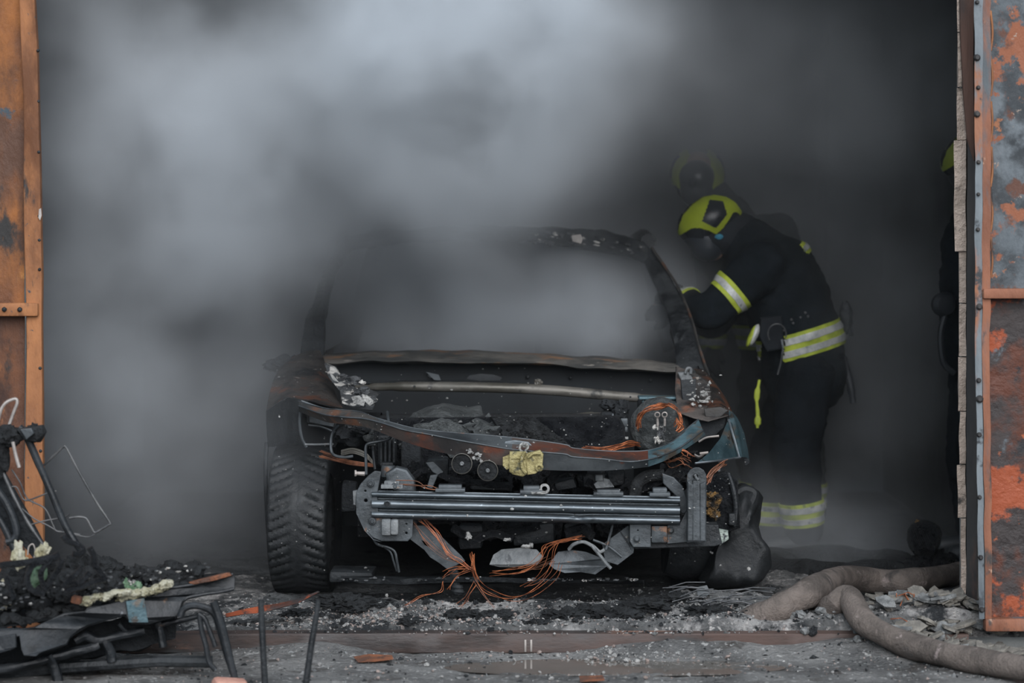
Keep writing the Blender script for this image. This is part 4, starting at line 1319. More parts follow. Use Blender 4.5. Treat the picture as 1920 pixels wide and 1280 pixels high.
# dark liners inside the wheel arches
mb = MB()
for sx in (-1, 1):
    mb.grid([[Vector((sx * xx - .01, 10.82 - .36 * cos(a), .34 + .36 * sin(a) - (.02 if sx > 0 else 0))) for xx in (.50, .62, .84)] for a in [pi * (.42 + .58 * k / 14) for k in range(15)]])
bmesh.ops.solidify(mb.bm, geom=mb.bm.faces[:], thickness=.006)
parts(mb, 'arch_liner', 'soot')
mb = MB().tube([(-.6, 10.8, .28), (.6, 10.8, .25)], .03, 10).box((-.01, 11.2, .22), (1.2, .5, .04))
part(mb, 'axle', 'charred_matte')

# white ash flecks, also standing in for glints, on whatever faces forward
bpy.context.view_layer.update()
dg = bpy.context.evaluated_depsgraph_get()
mb = MB()
n_ok = 0
eye = Vector((0, 0, HC))
for i in range(1500):
    if n_ok >= 330:
        break
    px = random.uniform(520, 1400)
    py = random.uniform(690, 1085)
    if noise.noise(Vector((px * .012, py * .012, 3))) < random.uniform(-.35, .35):
        continue
    d = (P(px, py, 10) - eye).normalized()
    hit, loc, nor, idx, ob, mt = sc.ray_cast(dg, eye, d)
    if not hit or loc.y > 11.6 or not ob.parent or ob.name.startswith('collapsed'):
        continue
    n_ok += 1
    r = random.uniform(.0009, .0023) * (1 + 1.6 * random.random() ** 6)
    mb.blob(loc - d * r * .5, (r * random.uniform(.7, 1.8), r, r), .6, 3, 1, i)
stuff(mb, 'ash_and_glint_fleck', 'white_metal')
# ------------------------------------------------------------------ firefighters
def caps(lst, voxel=.012, smooth=6, seed=0, wr=.0):
    """One continuous skin round a set of tapering limbs (point, radius, point, radius[, flattening])."""
    bm = bmesh.new()
    for L in lst:
        a, ra, b, rb = Vector(L[0]), L[1], Vector(L[2]), L[3]
        fl = L[4] if len(L) > 4 else None
        n = max(4, int((b - a).length / .03))
        ax = (b - a)
        m = MB()
        m.bm.free()
        m.bm = bm
        pts, rr = [], []
        d = ax.normalized() if ax.length > 1e-6 else Vector((0, 0, 1))
        for k in range(5):
            t = k / 5 * pi / 2
            pts.append(a - d * ra * cos(t))
            rr.append(max(ra * sin(t), .003))
        for k in range(n + 1):
            pts.append(a.lerp(b, k / n))
            rr.append(ra + (rb - ra) * k / n)
        for k in range(4, -1, -1):
            t = k / 5 * pi / 2
            pts.append(b + d * rb * cos(t))
            rr.append(max(rb * sin(t), .003))
        k0 = len(bm.verts)
        m.tube(pts, rr, 18)
        if fl:
            bm.verts.ensure_lookup_table()
            c = (a + b) / 2
            ux, k = Vector(fl[0]).normalized(), fl[1]
            for v in bm.verts[k0:]:
                q = v.co - c
                v.co += ux * (q.dot(ux) * (k - 1))
    me = bpy.data.meshes.new('t')
    bm.to_mesh(me)
    bm.free()
    ob = bpy.data.objects.new('t', me)
    COL.objects.link(ob)
    md = ob.modifiers.new('r', 'REMESH')
    md.mode = 'VOXEL'
    md.voxel_size = voxel
    md2 = ob.modifiers.new('s', 'SMOOTH')
    md2.iterations = smooth
    md2.factor = .5
    dg = bpy.context.evaluated_depsgraph_get()
    out = bpy.data.meshes.new_from_object(ob.evaluated_get(dg))
    bpy.data.objects.remove(ob)
    bpy.data.meshes.remove(me)
    if wr:
        o = Vector((seed * 7.3, seed, 0))
        for v in out.vertices:
            p = Vector(v.co)
            v.co = p + Vector(v.normal) * wr * (noise.noise(p * 9 + o) + .6 * noise.noise(Vector((p.x * 14, p.y * 14, p.z * 30)) + o))
    return out


def put(me, name, m, parent, ang=60):
    off = world_loc(parent)
    for v in me.vertices:
        v.co = Vector(v.co) - off
    return link(name, me, G[m], parent, ang)


def band(src, c, axis, h0, h1, rad, lift, name, m, parent, also=None):
    """A strip of cloth that follows the sleeve or jacket below it: the slice of its skin between two planes, lifted a little."""
    off = world_loc(src)
    bm = bmesh.new()
    bm.from_mesh(src.data)
    for v in bm.verts:
        v.co += off
    bm.normal_update()
    nrm = {}
    axis = Vector(axis).normalized()
    c = Vector(c)
    bmesh.ops.bisect_plane(bm, geom=bm.verts[:] + bm.edges[:] + bm.faces[:], plane_co=c + axis * h0, plane_no=axis, clear_inner=True)
    bmesh.ops.bisect_plane(bm, geom=bm.verts[:] + bm.edges[:] + bm.faces[:], plane_co=c + axis * h1, plane_no=axis, clear_outer=True)
    kill = [f for f in bm.faces if ((f.calc_center_median() - c) - axis * (f.calc_center_median() - c).dot(axis)).length > rad or (also and not also(f.calc_center_median()))]
    bmesh.ops.delete(bm, geom=kill, context='FACES')
    bm.normal_update()
    for v in bm.verts:
        v.co += v.normal * lift
    bmesh.ops.solidify(bm, geom=bm.faces[:], thickness=lift * .8)
    pf = world_loc(parent)
    for v in bm.verts:
        v.co -= pf
    me = bpy.data.meshes.new(name)
    bm.to_mesh(me)
    bm.free()
    return link(name, me, G[m], parent, 50)


def stripes(src, c, axis, hw, rad, parent, nsil=1, also=None, name='reflective_band'):
    y = band(src, c, axis, -hw, hw, rad, .006, name, 'yellow_band', parent, also)
    if nsil == 1:
        band(src, c, axis, -hw * .42, hw * .42, rad, .009, 'silver_strip', 'silver_band', y, also)
    else:
        band(src, c, axis, -hw * .72, -hw * .22, rad, .009, 'silver_strip', 'silver_band', y, also)
        band(src, c, axis, hw * .22, hw * .72, rad, .009, 'silver_strip', 'silver_band', y, also)
    return y


def hand(mb, wrist, d, palm_n, grip=.6):
    """A glove: palm, four fingers of unequal length and a thumb from the side of the palm."""
    d, nrm = Vector(d).normalized(), Vector(palm_n).normalized()
    sd = d.cross(nrm).normalized()
    L = [(wrist, .034, Vector(wrist) + d * .085, .038, (nrm, .55))]
    for k, ln in enumerate((.070, .080, .076, .060)):
        b = Vector(wrist) + d * .095 + sd * (.028 - .0187 * k)
        m_ = b + (d * cos(grip * .5) - nrm * sin(grip * .5)) * ln * .5
        e = m_ + (d * cos(grip * 1.4) - nrm * sin(grip * 1.4)) * ln * .5
        L += [(b - d * .02, .0115, m_, .0105), (m_, .0105, e, .0095)]
    t0 = Vector(wrist) + d * .035 + sd * .032
    t1 = t0 + (d * .6 + sd * .7).normalized() * .04
    t2 = t1 + (d * .9 + sd * .2 - nrm * .4).normalized() * .035
    L += [(t0, .014, t1, .0125), (t1, .0125, t2, .011)]
    return L


# helmet, drawn as seen from its left side while its wearer faces -x; columns and rows about its centre
H_OUT = [(-60, 32), (-58, 10), (-50, -10), (-34, -28), (-12, -43), (8, -47), (30, -43), (48, -32), (60, -16), (61, -4), (50, -14), (42, -14), (32, 2), (22, 16), (10, 27), (-5, 20), (-22, 15), (-37, 16), (-50, 25)]
H_PENT = [(-2, -37), (22, -34), (29, -10), (9, 15), (-17, 3)]


def inside(p, poly):
    x, y = p
    r = False
    for (x0, y0), (x1, y1) in zip(poly, poly[1:] + poly[:1]):
        if (y0 > y) != (y1 > y) and x < (x1 - x0) * (y - y0) / (y1 - y0) + x0:
            r = not r
    return r


def helmet(parent, c, rotz=0.0, tilt=0.0, blue=True):
    S = 12.0 / F
    M = Matrix.Translation(Vector(c)) @ Matrix.Rotation(rotz, 4, 'Z') @ Matrix.Rotation(tilt, 4, 'Y')
    el = lambda th, ph: (62 * sin(th) * cos(ph), 54 * sin(th) * sin(ph), 49 * cos(th))

    def shell(keep, lift, nu=200, nv=120, name='', m='', par=None, thick=.006):
        bm = bmesh.new()
        g = []
        for i in range(nv + 1):
            th = pi * i / nv
            g.append([])
            for j in range(nu):
                x, y, z = el(th, 2 * pi * j / nu)
                # lean of the skull: back lower rim, brow lower at the front
                x, z = x * cos(.17) + z * sin(.17) * .3, z - x * sin(-.17)
                g[-1].append((x, y, z))
        vs = {}

        def V(i, j):
            j %= nu
            if (i, j) not in vs:
                x, y, z = g[i][j]
                k = 1 + lift / 55
                ridge = 1 + .05 * math.exp(-(y / 9) ** 2) * max(0, z) / 49
                vs[(i, j)] = bm.verts.new(M @ (Vector((x * k, y * k, z * k * ridge)) * S))
            return vs[(i, j)]

        for i in range(nv):
            for j in range(nu):
                mid = [sum(g[i + a][(j + b) % nu][q] for a in (0, 1) for b in (0, 1)) / 4 for q in range(3)]
                if keep(mid):
                    try:
                        bm.faces.new((V(i, j), V(i + 1, j), V(i + 1, j + 1), V(i, j + 1)))
                    except ValueError:
                        pass
        bmesh.ops.solidify(bm, geom=bm.faces[:], thickness=thick)
        m_ = MB()
        m_.bm.free()
        m_.bm = bm
        return m_.build(name, G[m], par or parent, 40)

    h = shell(lambda p: inside((p[0], -p[2]), H_OUT), 0, name='helmet', m='helmet_yellow', thick=.008)
    for sg in (1, -1):
        shell(lambda p: p[1] * sg > 12 and inside((p[0], -p[2]), H_PENT), 1.2, name='side_panel', m='helmet_dark', par=h, thick=.004)
    # dark liner and neck skirt, visor
    shell(lambda p: -p[2] > -30, -4, nu=60, nv=40, name='inner_shell', m='helmet_dark', par=h)
    shell(lambda p: p[0] < -14 and -12 < -p[2] < 44, -1.5, nu=100, nv=80, name='visor', m='visor', par=h, thick=.003)
    shell(lambda p: p[0] < -26 and 45 < -p[2] < 56, 3, nu=120, nv=120, name='chin_rim', m='helmet_yellow', par=h, thick=.005)
    if blue:
        b = MB()
        b.blob(M @ (Vector((15, -40, -31)) * S), (.02, .012, .014), .3, 3, 2, 3)
        b.build('ear_strap', G['blue_strap'], h)
    return h


def firefighter(base, label, J, group='firefighters in the garage', bands=True, seed=0):
    """J: joints in the place: hip_l hip_r knee_l knee_r ankle_l ankle_r waist chest neck head sho_l sho_r elb_l elb_r wri_l wri_r; toe: pointing of the feet."""
    j = {k: Vector(v) for k, v in J.items()}
    root = thing('person', base, label, 'person', group)
    fw = j['fwd'].normalized()
    side = Vector((0, 0, 1)).cross(fw).normalized()
    hip = (j['hip_l'] + j['hip_r']) / 2
    # body: one skin, head to feet
    L = [(hip, .13, j['waist'], .12), (j['waist'], .12, j['chest'], .13), (j['chest'], .13, j['neck'], .07), (j['neck'], .058, j['head'], .06)]
    for s in 'lr':
        L += [(j['hip_' + s], .085, j['knee_' + s], .055), (j['knee_' + s], .055, j['ankle_' + s], .036), (j['ankle_' + s], .036, j['ankle_' + s] + fw * .10 + Vector((0, 0, -.045)), .022),
              (j['sho_' + s], .06, j['elb_' + s], .042), (j['elb_' + s], .042, j['wri_' + s], .03), (j['chest'], .1, j['sho_' + s], .06)]
        d = (j['wri_' + s] - j['elb_' + s]).normalized()
        L += hand(None, j['wri_' + s], d, side * (1 if s == 'l' else -1) + Vector((0, 0, .3)))
    hd, up = j['head'], j['up'].normalized()
    fx = j['look'].normalized()
    ls = up.cross(fx).normalized()
    L += [(hd - up * .01, .085, hd + up * .045, .088), (hd + fx * .02 - up * .075, .06, hd + fx * .035 - up * .09, .045), (hd + fx * .10 - up * .01, .012, hd + fx * .115 - up * .035, .017),
          (hd + fx * .085 - up * .075 + ls * .02, .011, hd + fx * .085 - up * .075 - ls * .02, .011)]
    for s in (1, -1):
        L += [(hd + ls * .085 * s + up * .01, .012, hd + ls * .088 * s - up * .03, .010), (hd + fx * .078 + ls * .032 * s + up * .008, .013, hd + fx * .078 + ls * .034 * s + up * .008, .013)]
    put(caps(L, .010, 3), 'body', 'skin', root)
    # jacket with sleeves
    K = [(hip + Vector((0, 0, .01)), .185, j['waist'], .185, (side, 1.05)), (j['waist'], .185, j['chest'], .19, (side, 1.12)), (j['chest'], .185, j['neck'] - (j['neck'] - j['chest']) * .25, .125), (j['neck'] - (j['neck'] - j['chest']) * .3, .10, j['neck'], .085)]
    for s in 'lr':
        K += [(j['chest'].lerp(j['neck'], .3), .13, j['sho_' + s], .105), (j['sho_' + s], .105, j['elb_' + s], .080), (j['elb_' + s], .082, j['wri_' + s], .060)]
    jk = put(caps(K, .014, 7, seed, .012), 'jacket', 'turnout', root)
    T = []
    for s in 'lr':
        T += [(hip, .15, j['hip_' + s], .125), (j['hip_' + s], .125, j['knee_' + s], .112), (j['knee_' + s], .112, j['ankle_' + s] + Vector((0, 0, .03)), .088)]
    tr = put(caps(T, .014, 6, seed + 3, .012), 'trousers', 'trouser', root)
    for s in 'lr':
        a = j['ankle_' + s]
        put(caps([(a + Vector((0, 0, .12)), .062, a, .055), (a + Vector((0, 0, -.035)) - fw * .03, .045, a + fw * .15 + Vector((0, 0, -.05)), .042)], .012, 4), 'boot', 'boot', root)
        d = (j['wri_' + s] - j['elb_' + s]).normalized()
        g = [(p, r * 1.25, q, r2 * 1.25) + tuple(rest) for p, r, q, r2, *rest in hand(None, j['wri_' + s], d, side * (1 if s == 'l' else -1) + Vector((0, 0, .3)))]
        put(caps(g + [(j['wri_' + s] - d * .07, .045, j['wri_' + s], .042)], .009, 2), 'glove', 'hood_cloth', root)
    put(caps([(hd - up * .02, .100, j['neck'], .095), (j['neck'], .10, j['neck'].lerp(j['chest'], .35), .13)], .014, 5, seed, .008), 'hood', 'hood_cloth', root)
    put(caps([(hd + fx * .045 - up * .035, .085, hd + fx * .05 - up * .05, .08), (hd + fx * .06 + up * .01, .085, hd + fx * .05, .085)], .010, 4), 'face_mask', 'helmet_dark', root)
    for s in 'lr' if bands else '':
        a = j['ankle_' + s] + Vector((0, 0, .095))
        stripes(tr, a, j['knee_' + s] - j['ankle_' + s], .052, .16, root, 2, also=(lambda q, a=a: (q - a).length < .17))
    return root, jk, tr, j


# --- the one bending over the car's wing
FFD = 12.0
J = dict(fwd=(-1, 0, 0), up=(-.35, 0, .94), look=(-.86, -.1, -.5),
         hip_l=P(1512, 705, 11.90), hip_r=P(1508, 705, 12.13), knee_l=P(1490, 850, 11.88), knee_r=P(1452, 850, 12.22),
         ankle_l=P(1508, 1002, 11.90), ankle_r=P(1450, 998, 12.24), waist=P(1498, 622, 12.0), chest=P(1455, 520, 12.0),
         neck=P(1388, 440, 12.0), head=P(1338, 425, 12.0), sho_l=P(1428, 498, 11.80), sho_r=P(1408, 490, 12.2),
         elb_l=P(1330, 585, 11.74), elb_r=P(1340, 600, 12.25), wri_l=P(1276, 566, 11.9), wri_r=P(1270, 590, 12.15))
ff, jk, tr, j = firefighter((1.25, 12.0, 0), 'person in dark firefighting gear and yellow-green helmet bending over the wing of the car', J, seed=1)
helmet(ff, P(1330, 412, 12.0))
# sleeve band, cuff band, shoulder patch, hem
ax = j['elb_l'] - j['sho_l']
ax = Vector((ax.x, ax.y * .3, ax.z))
stripes(jk, P(1372, 553, 11.75), ax, .033, .13, ff, 1)
stripes(jk, P(1286, 567, 11.88), j['wri_l'] - j['elb_l'], .028, .10, ff, 1)
stripes(jk, P(1500, 470, 12.0), j['neck'] - j['chest'], .028, .10, ff, 1, also=lambda q: q.z > P(0, 490, 12.0).z and q.x > P(1470, 0, 12).x)
up_ = Vector((-.28, 0, .96))
stripes(jk, P(1515, 636, 12.0), up_, .055, .30, ff, 2, also=lambda q: not (P(1426, 0, 12).x < q.x < P(1464, 0, 12).x))
mb = MB().tube([P(1577, 600, 12.0), P(1592, 612, 12.0), P(1596, 630, 12.0)], .012, 6)
mb.blob(P(1586, 596, 12.02), (.03, .05, .07), .25, 3, 3, 3)
mb.build('pouch', G['charred'], ff)
mb = MB().tube(spline([P(1576, 645, 11.98), P(1584, 680, 11.98), P(1594, 720, 11.98), P(1600, 756, 11.98)], 5), [.010, .016, .017, .017, .014], 10)
mb.build('torch_baton', G['boot'], ff)
mb = MB().tube([P(1457 + 17 * cos(k * pi / 12 + .4), 626 + 19 * sin(k * pi / 12 + .4), 11.72) for k in range(8, 25)], .0032, 6)
mb.build('carabiner', G['wire_grey'], ff)
mb = MB().tube(spline([P(1466, 636, 11.73), P(1468, 655, 11.73), P(1464, 680, 11.74), P(1458, 702, 11.75)], 4), .0045, 8)
mb.build('steel_hook', G['chrome'], ff)
mb = MB().plate([(1430, 600), (1462, 596), (1466, 650), (1440, 655), (1428, 630)], 11.78, .05, bev=.008)
mb.build('radio_pocket', G['hood_cloth'], ff)
mb = MB()
for x, y in ((1484, 599), (1487, 606), (1501, 595), (1510, 586), (1515, 593), (1463, 609), (1470, 620), (1440, 642)):
    mb.blob(P(x, y, 11.80), .006, .2, 2, 2, x)
build_each(mb, 'snap_button', G['wire_grey'], ff)
mb = MB().tube(spline([P(1424, 712, 11.98), P(1419, 745, 11.97), P(1421, 780, 11.97), P(1420, 802, 11.97)], 5), [.006, .012, .006, .008, .014, .006], 8, flat=.5)
mb.build('flap_piping', G['yellow_band'], ff)
mb = MB().blob(P(1414, 628, 11.80), (.018, .03, .05), .1, 2, 3, 3, rot=.4)
mb.build('flap_reflector', G['silver_band'], ff)
mb = MB().blob(P(1409, 630, 11.80), (.012, .028, .05), .1, 2, 3, 3, rot=.4)
mb.build('flap_reflector_edge', G['yellow_band'], ff)

# --- a second one behind, facing the camera

def standing(x, y, zh, arms, fwd=(0, -1, 0)):
    f = Vector(fwd)
    s = Vector((0, 0, 1)).cross(f)
    b = Vector((x, y, 0))
    d = dict(fwd=f, up=(0, 0, 1), look=f, waist=b + Vector((0, 0, zh - .62)), chest=b + Vector((0, 0, zh - .38)), neck=b + Vector((0, 0, zh - .15)), head=b + Vector((0, 0, zh)) + f * .03)
    for k, g in (('l', 1), ('r', -1)):
        d['hip_' + k] = b + s * .10 * g + Vector((0, 0, zh - .80))
        d['knee_' + k] = b + s * .13 * g + f * .03 + Vector((0, 0, .48))
        d['ankle_' + k] = b + s * .15 * g + Vector((0, 0, .10))
        d['sho_' + k] = b + s * .21 * g + Vector((0, 0, zh - .27))
        d['elb_' + k] = d['sho_' + k] + s * arms[0] * g + f * arms[1] + Vector((0, 0, -.25))
        d['wri_' + k] = d['elb_' + k] + f * arms[2] - s * .04 * g + Vector((0, 0, arms[3]))
    return d


x2, y2 = 1.25, 12.78
z2 = P(0, 338, y2).z
J2 = standing(x2, y2, z2, (.03, .03, .06, -.24), (-.75, -.66, 0))
J2['look'] = Vector((-.1, -1, 0))
for k_, dx in (('waist', -.05), ('chest', -.17), ('neck', -.29), ('head', -.375), ('sho_l', -.18), ('sho_r', -.18), ('elb_l', -.13), ('elb_r', -.13), ('wri_l', -.12), ('wri_r', -.12)):
    J2[k_] = J2[k_] + Vector((dx, 0, .02 if k_ != 'head' else 0))
f2, jk2, tr2, j2 = firefighter((x2, y2, 0), 'person in a yellow-green helmet half hidden in smoke behind the bending firefighter', J2, seed=4)
helmet(f2, P(1308, 326, y2), pi / 2, -.30)
stripes(jk2, j2['waist'] + Vector((0, 0, -.12)), (0, 0, 1), .055, .35, f2, 2)

# --- a third one by the right edge of the opening
x3 = P(1846, 0, 11.8).x
z3 = P(0, 302, 11.8).z
J3 = standing(x3, 11.8, z3, (.0, .0, .03, -.25), (-1, -.05, 0))
f3, jk3, tr3, j3 = firefighter((x3, 11.8, 0), 'person in firefighting gear mostly hidden behind the broken masonry edge beside the right door', J3, bands=False, seed=9)
helmet(f3, P(1824, 289, 11.8), 0, -.04)
mb = MB().lathe([(.05, .03), (.055, 0), (.04, -.02), (.01, -.025)], P(1772, 571, 11.55), (-.3, 1, 0), 20).tube(spline(PL([(1772, 590), (1764, 630), (1770, 680), (1790, 700)], 11.55), 5), .014, 8)
mb.build('air_regulator', G['boot'], f3)
# ------------------------------------------------------------------ burnt car seat in front of the garage
SX, SY = -1.35, 9.2
SEAT = thing('burnt_car_seat', (SX, SY, YG), 'burnt-out car seat frame with bare tubes and scraps of foam', 'seat frame')


def sd(px):
    """The seat stands askew: its left end is nearer."""
    return 9.02 + .22 * (px / 440.0)


# pan apron with its stepped lower edge
ap = [(-160, 1206), (0, 1180), (38, 1181), (66, 1177), (78, 1170), (90, 1165), (120, 1153), (160, 1148), (166, 1141), (236, 1126), (270, 1120), (320, 1102), (365, 1095), (436, 1076), (440, 1084), (439, 1104), (410, 1110), (370, 1116), (352, 1119), (342, 1127), (335, 1146), (330, 1154),
      (300, 1162), (280, 1167), (246, 1166), (240, 1160), (236, 1151), (198, 1160), (166, 1170), (146, 1180), (130, 1193), (124, 1206), (84, 1219), (76, 1222), (68, 1228), (46, 1227), (42, 1216), (38, 1192), (28, 1194), (28, 1214), (0, 1222), (-160, 1244)]
mb = MB().plate(ap, lambda x, y: sd(x) + .012 * sin(x * .07) - .0004 * (y - 1130), .008, bev=.002)
mb.jitter(.004, 10)
pan = mb.build('pan_apron', G['seat_steel'], SEAT, 40)
# turned-over flanges along the top edge
for pts in ([(-160, 1206), (0, 1180), (38, 1181), (66, 1177), (90, 1165), (120, 1153), (160, 1148)], [(160, 1148), (166, 1141), (200, 1134), (236, 1126)], [(236, 1126), (270, 1120), (320, 1102), (365, 1095), (400, 1086), (436, 1076)],
            [(438, 1104), (410, 1110), (370, 1116), (352, 1119), (342, 1127), (335, 1146), (300, 1162), (280, 1167), (246, 1166), (236, 1151), (198, 1160), (166, 1170), (130, 1193), (124, 1206), (84, 1219), (46, 1227)]):
    mb = MB().tube(resample(PL([(x, y, sd(x) + .003) for x, y in pts]), 40), .006, 8).jitter(.003, 12)
    mb.build('rolled_edge', G['seat_steel'], pan)
mb = MB()
mb.beam([PL([(236, 1128, sd(236) - .03), (270, 1121, sd(270) - .03)]), PL([(242, 1166, sd(240) - .03), (278, 1166, sd(276) - .03)]), PL([(242, 1166, sd(240) + .02), (278, 1166, sd(276) + .02)]), PL([(236, 1124, sd(236) + .04), (272, 1118, sd(270) + .04)])], 8, .003)
mb.build('pressed_rib', G['teal_panel'], pan)
mb = MB().plate([(0, 1194), (28, 1190), (29, 1212), (0, 1218)], 9.0, .012, bev=.003)
mb.build('bracket', G['seat_steel'], pan)
# pan top
mb = MB()
front = [(-160, 1200), (0, 1178), (90, 1164), (163, 1144), (270, 1118), (340, 1100), (437, 1077)]
back = [(-160, 1130), (0, 1112), (90, 1100), (163, 1090), (270, 1078), (340, 1076), (436, 1074)]
mb.grid([resample(PL([(x, y, sd(x) + d) for x, y in ln]), 40) for ln, d in ((front, 0), ([(a[0], a[1] * .5 + b[1] * .5) for a, b in zip(front, back)], .22), (back, .45))])
bmesh.ops.solidify(mb.bm, geom=mb.bm.faces[:], thickness=.01)
mb.jitter(.008, 8)
pt = mb.build('pan', G['charred_matte'], SEAT)
mb = MB().plate([(356, 1092), (415, 1078), (428, 1076), (432, 1079), (400, 1087), (362, 1094)], 9.2, .03, bev=.003)
mb.jitter(.004, 20)
mb.build('rust_patch', G['orange_scrap'], pt)
# charred upholstery on the pan
mb = MB()
for i in range(90):
    t = random.random() ** .8
    x = -60 + 440 * t
    y = 1150 - .20 * x + random.uniform(-62, 2) * (1 - .62 * t)
    r = random.uniform(.018, .05)
    mb.blob(P(x, y + 8, sd(x) + random.uniform(.06, .38)), (r, r, r * .7), .5, 3, 3, i)
for i in range(34):
    x = -40 + 13 * i
    mb.blob(P(x, 1176 - .19 * x - random.uniform(2, 14), sd(x) + random.uniform(.03, .08)), (random.uniform(.016, .03), .03, random.uniform(.012, .02)), .5, 3, 2, i + 200)
for x, y, r in ((205, 1070, .05), (190, 1055, .04), (255, 1080, .04), (300, 1085, .035), (150, 1060, .05), (100, 1075, .06), (40, 1090, .07), (350, 1090, .02), (20, 1120, .07)):
    mb.blob(P(x, y + 10, sd(x) + .3), (r * 1.3, r, r), .5, 4, 4, int(x))
mb.jitter(.010, 20)
ch = mb.build('charred_padding', G['dark_lump'], SEAT, 60)
mb = MB()
for i in range(80):
    x = random.uniform(0, 390)
    mb.blob(P(x, 1140 - .17 * x + random.uniform(-50, 10) * (1 - x / 640), sd(x) + .0), (random.uniform(.003, .010), .006, random.uniform(.002, .006)), .6, 3, 1, i)
o = mb.build('ash_crumb', G['alu_ash'], ch)
o['kind'] = 'stuff'
# foam
mb = MB()
for x0, y0, x1, y1, h in ((164, 1124, 232, 1112, 8), (232, 1122, 312, 1096, 9)):
    for k in range(5):
        t = k / 4
        mb.blob(P(x0 + (x1 - x0) * t, y0 + (y1 - y0) * t + random.uniform(-3, 3), sd(x0) + .01), (.026, .035, h / 580 * random.uniform(.7, 1.3)), .5, 3, 3, k, -.25)
mb.jitter(.005, 24)
mb.build('foam_scrap', G['foam'], SEAT, 60, ).__setitem__('label', 'cream foam scrap on the pan edge')
mb = MB()
mb.blob(P(246, 1104, 9.16), (.018, .02, .024), .5, 3, 3, 3).blob(P(238, 1094, 9.16), (.010, .015, .016), .5, 3, 3, 4).blob(P(258, 1098, 9.17), (.014, .015, .014), .5, 3, 3, 5)
mb.jitter(.004, 30)
mb.build('foam_scrap', G['foam_green'], SEAT, 60).__setitem__('label', 'green tip of foam')
mb = MB()
for x, y, a, b in ((66, 1082, .016, .03), (60, 1098, .012, .018), (84, 1076, .008, .02), (72, 1062, .012, .012)):
    mb.blob(P(x, y, 9.05), (a, .02, b), .5, 3, 3, x)
mb.jitter(.004, 30)
mb.build('foam_scrap', G['foam_green'], SEAT, 60).__setitem__('label', 'green foam among the hoses')
mb = MB()
for x, y, a, b in ((34, 1040, .02, .04), (40, 1052, .02, .02), (84, 1030, .016, .02), (74, 1040, .012, .03), (10, 1108, .02, .04), (4, 1132, .016, .02)):
    mb.blob(P(x, y, 9.1), (a, .02, b), .6, 3, 3, x)
mb.jitter(.006, 30)
mb.build('foam_scrap', G['foam'], SEAT, 60).__setitem__('label', 'scorched pale foam at the hinge')
mb = MB().box(P(144, 1124, 9.08), (.032, .03, .022), (.1, .2, -.1), .004)
mb.build('wood_scrap', G['orange_scrap'], SEAT)

mb = MB()  # dark slab filling the gap below the pan
mb.beam([PL([(-160, 1200), (0, 1190), (150, 1172), (330, 1130)], 9.3), PL([(-160, 1290), (0, 1262), (150, 1236), (250, 1222), (330, 1196)], 9.32), PL([(-160, 1290), (0, 1262), (150, 1236), (250, 1222), (330, 1196)], 9.5), PL([(-160, 1200), (0, 1190), (150, 1172), (330, 1130)], 9.5)], 60, .02)
mb.jitter(.008, 14)
mb.build('under_slab', G['charred_matte'], SEAT, 60)

# backrest: tubes, head lump, springs
for pts, r, m in (([(36, 800), (50, 818), (72, 868), (97, 925), (120, 980), (142, 1018), (152, 1032)], [.012, .013, .012, .012, .012, .011], 'seat_steel'),
                  ([(-12, 850), (0, 872), (22, 922), (50, 975), (84, 1026)], .006, 'wire_grey'),
                  ([(-14, 905), (0, 925), (12, 944), (26, 975), (31, 1000), (24, 1012), (12, 1016)], .014, 'seat_steel'),
                  ([(-10, 960), (6, 985), (20, 1015), (30, 1040)], .012, 'seat_steel')):
    MB().tube(spline(PL(pts, 9.22), 6), r, 10).build('back_tube', G[m], SEAT)
mb = MB().blob(P(14, 818, 9.22), (.05, .05, .035), .4, 3, 4, 3).blob(P(62, 812, 9.22), (.03, .035, .028), .4, 3, 4, 4).plate([(36, 806), (60, 804), (76, 800), (80, 812), (70, 826), (48, 822)], 9.18, .06, bev=.006)
mb.blob(P(2, 855, 9.22), (.03, .03, .06), .4, 3, 3, 5)
mb.jitter(.006, 18)
mb.build('charred_headrest', G['dark_lump'], SEAT, 60)
mb = MB().plate([(40, 806), (58, 804), (62, 812), (50, 822)], 9.15, .02, bev=.003)
mb.build('hinge_plate', G['grey_steel'], SEAT)
mb = MB().tube(PL([(24, 828), (30, 855), (36, 876)], 9.15), .006, 8)
mb.build('bare_rod', G['wire_pale'], SEAT)
for pts, r, m in (([(-4, 790), (2, 768), (10, 756), (20, 750), (30, 748), (32, 756), (26, 772), (16, 800)], .0055, 'wire_pale'),
                  ([(82, 872), (100, 855), (118, 838), (123, 838), (130, 850), (150, 888), (180, 940), (205, 978), (203, 984), (190, 992), (178, 998), (172, 990), (164, 975), (158, 970), (145, 969), (130, 971)], .0042, 'wire_grey'),
                  ([(22, 880), (38, 905), (52, 935), (84, 953), (100, 985), (106, 995), (125, 998), (150, 1002)], .0026, 'wire_grey'),
                  ([(48, 937), (58, 936), (90, 924), (106, 920)], .0026, 'wire_grey'),
                  ([(22, 912), (32, 914), (44, 936), (58, 938)], .0024, 'wire_grey'),
                  ([(52, 985), (84, 976), (118, 970), (130, 964)], .0026, 'wire_grey'),
                  ([(40, 952), (64, 972), (90, 985), (108, 996)], .0024, 'wire_grey'),
                  ([(110, 995), (140, 1002), (165, 1006), (180, 1000)], .002, 'wire_grey'),
                  ([(52, 1040), (54, 1025), (62, 1020), (66, 1035), (60, 1058)], .003, 'wire_pale')):
    MB().tube(spline(PL(pts, 9.25), 6), r, 7).build('spring_wire', G[m], SEAT)
mb = MB().plate([(-60, 800), (0, 876), (18, 906), (46, 960), (78, 1012), (92, 1040), (70, 1052), (36, 1010), (-10, 970), (-60, 930)], 9.27, .02, bev=.004)
mb.jitter(.008, 12)
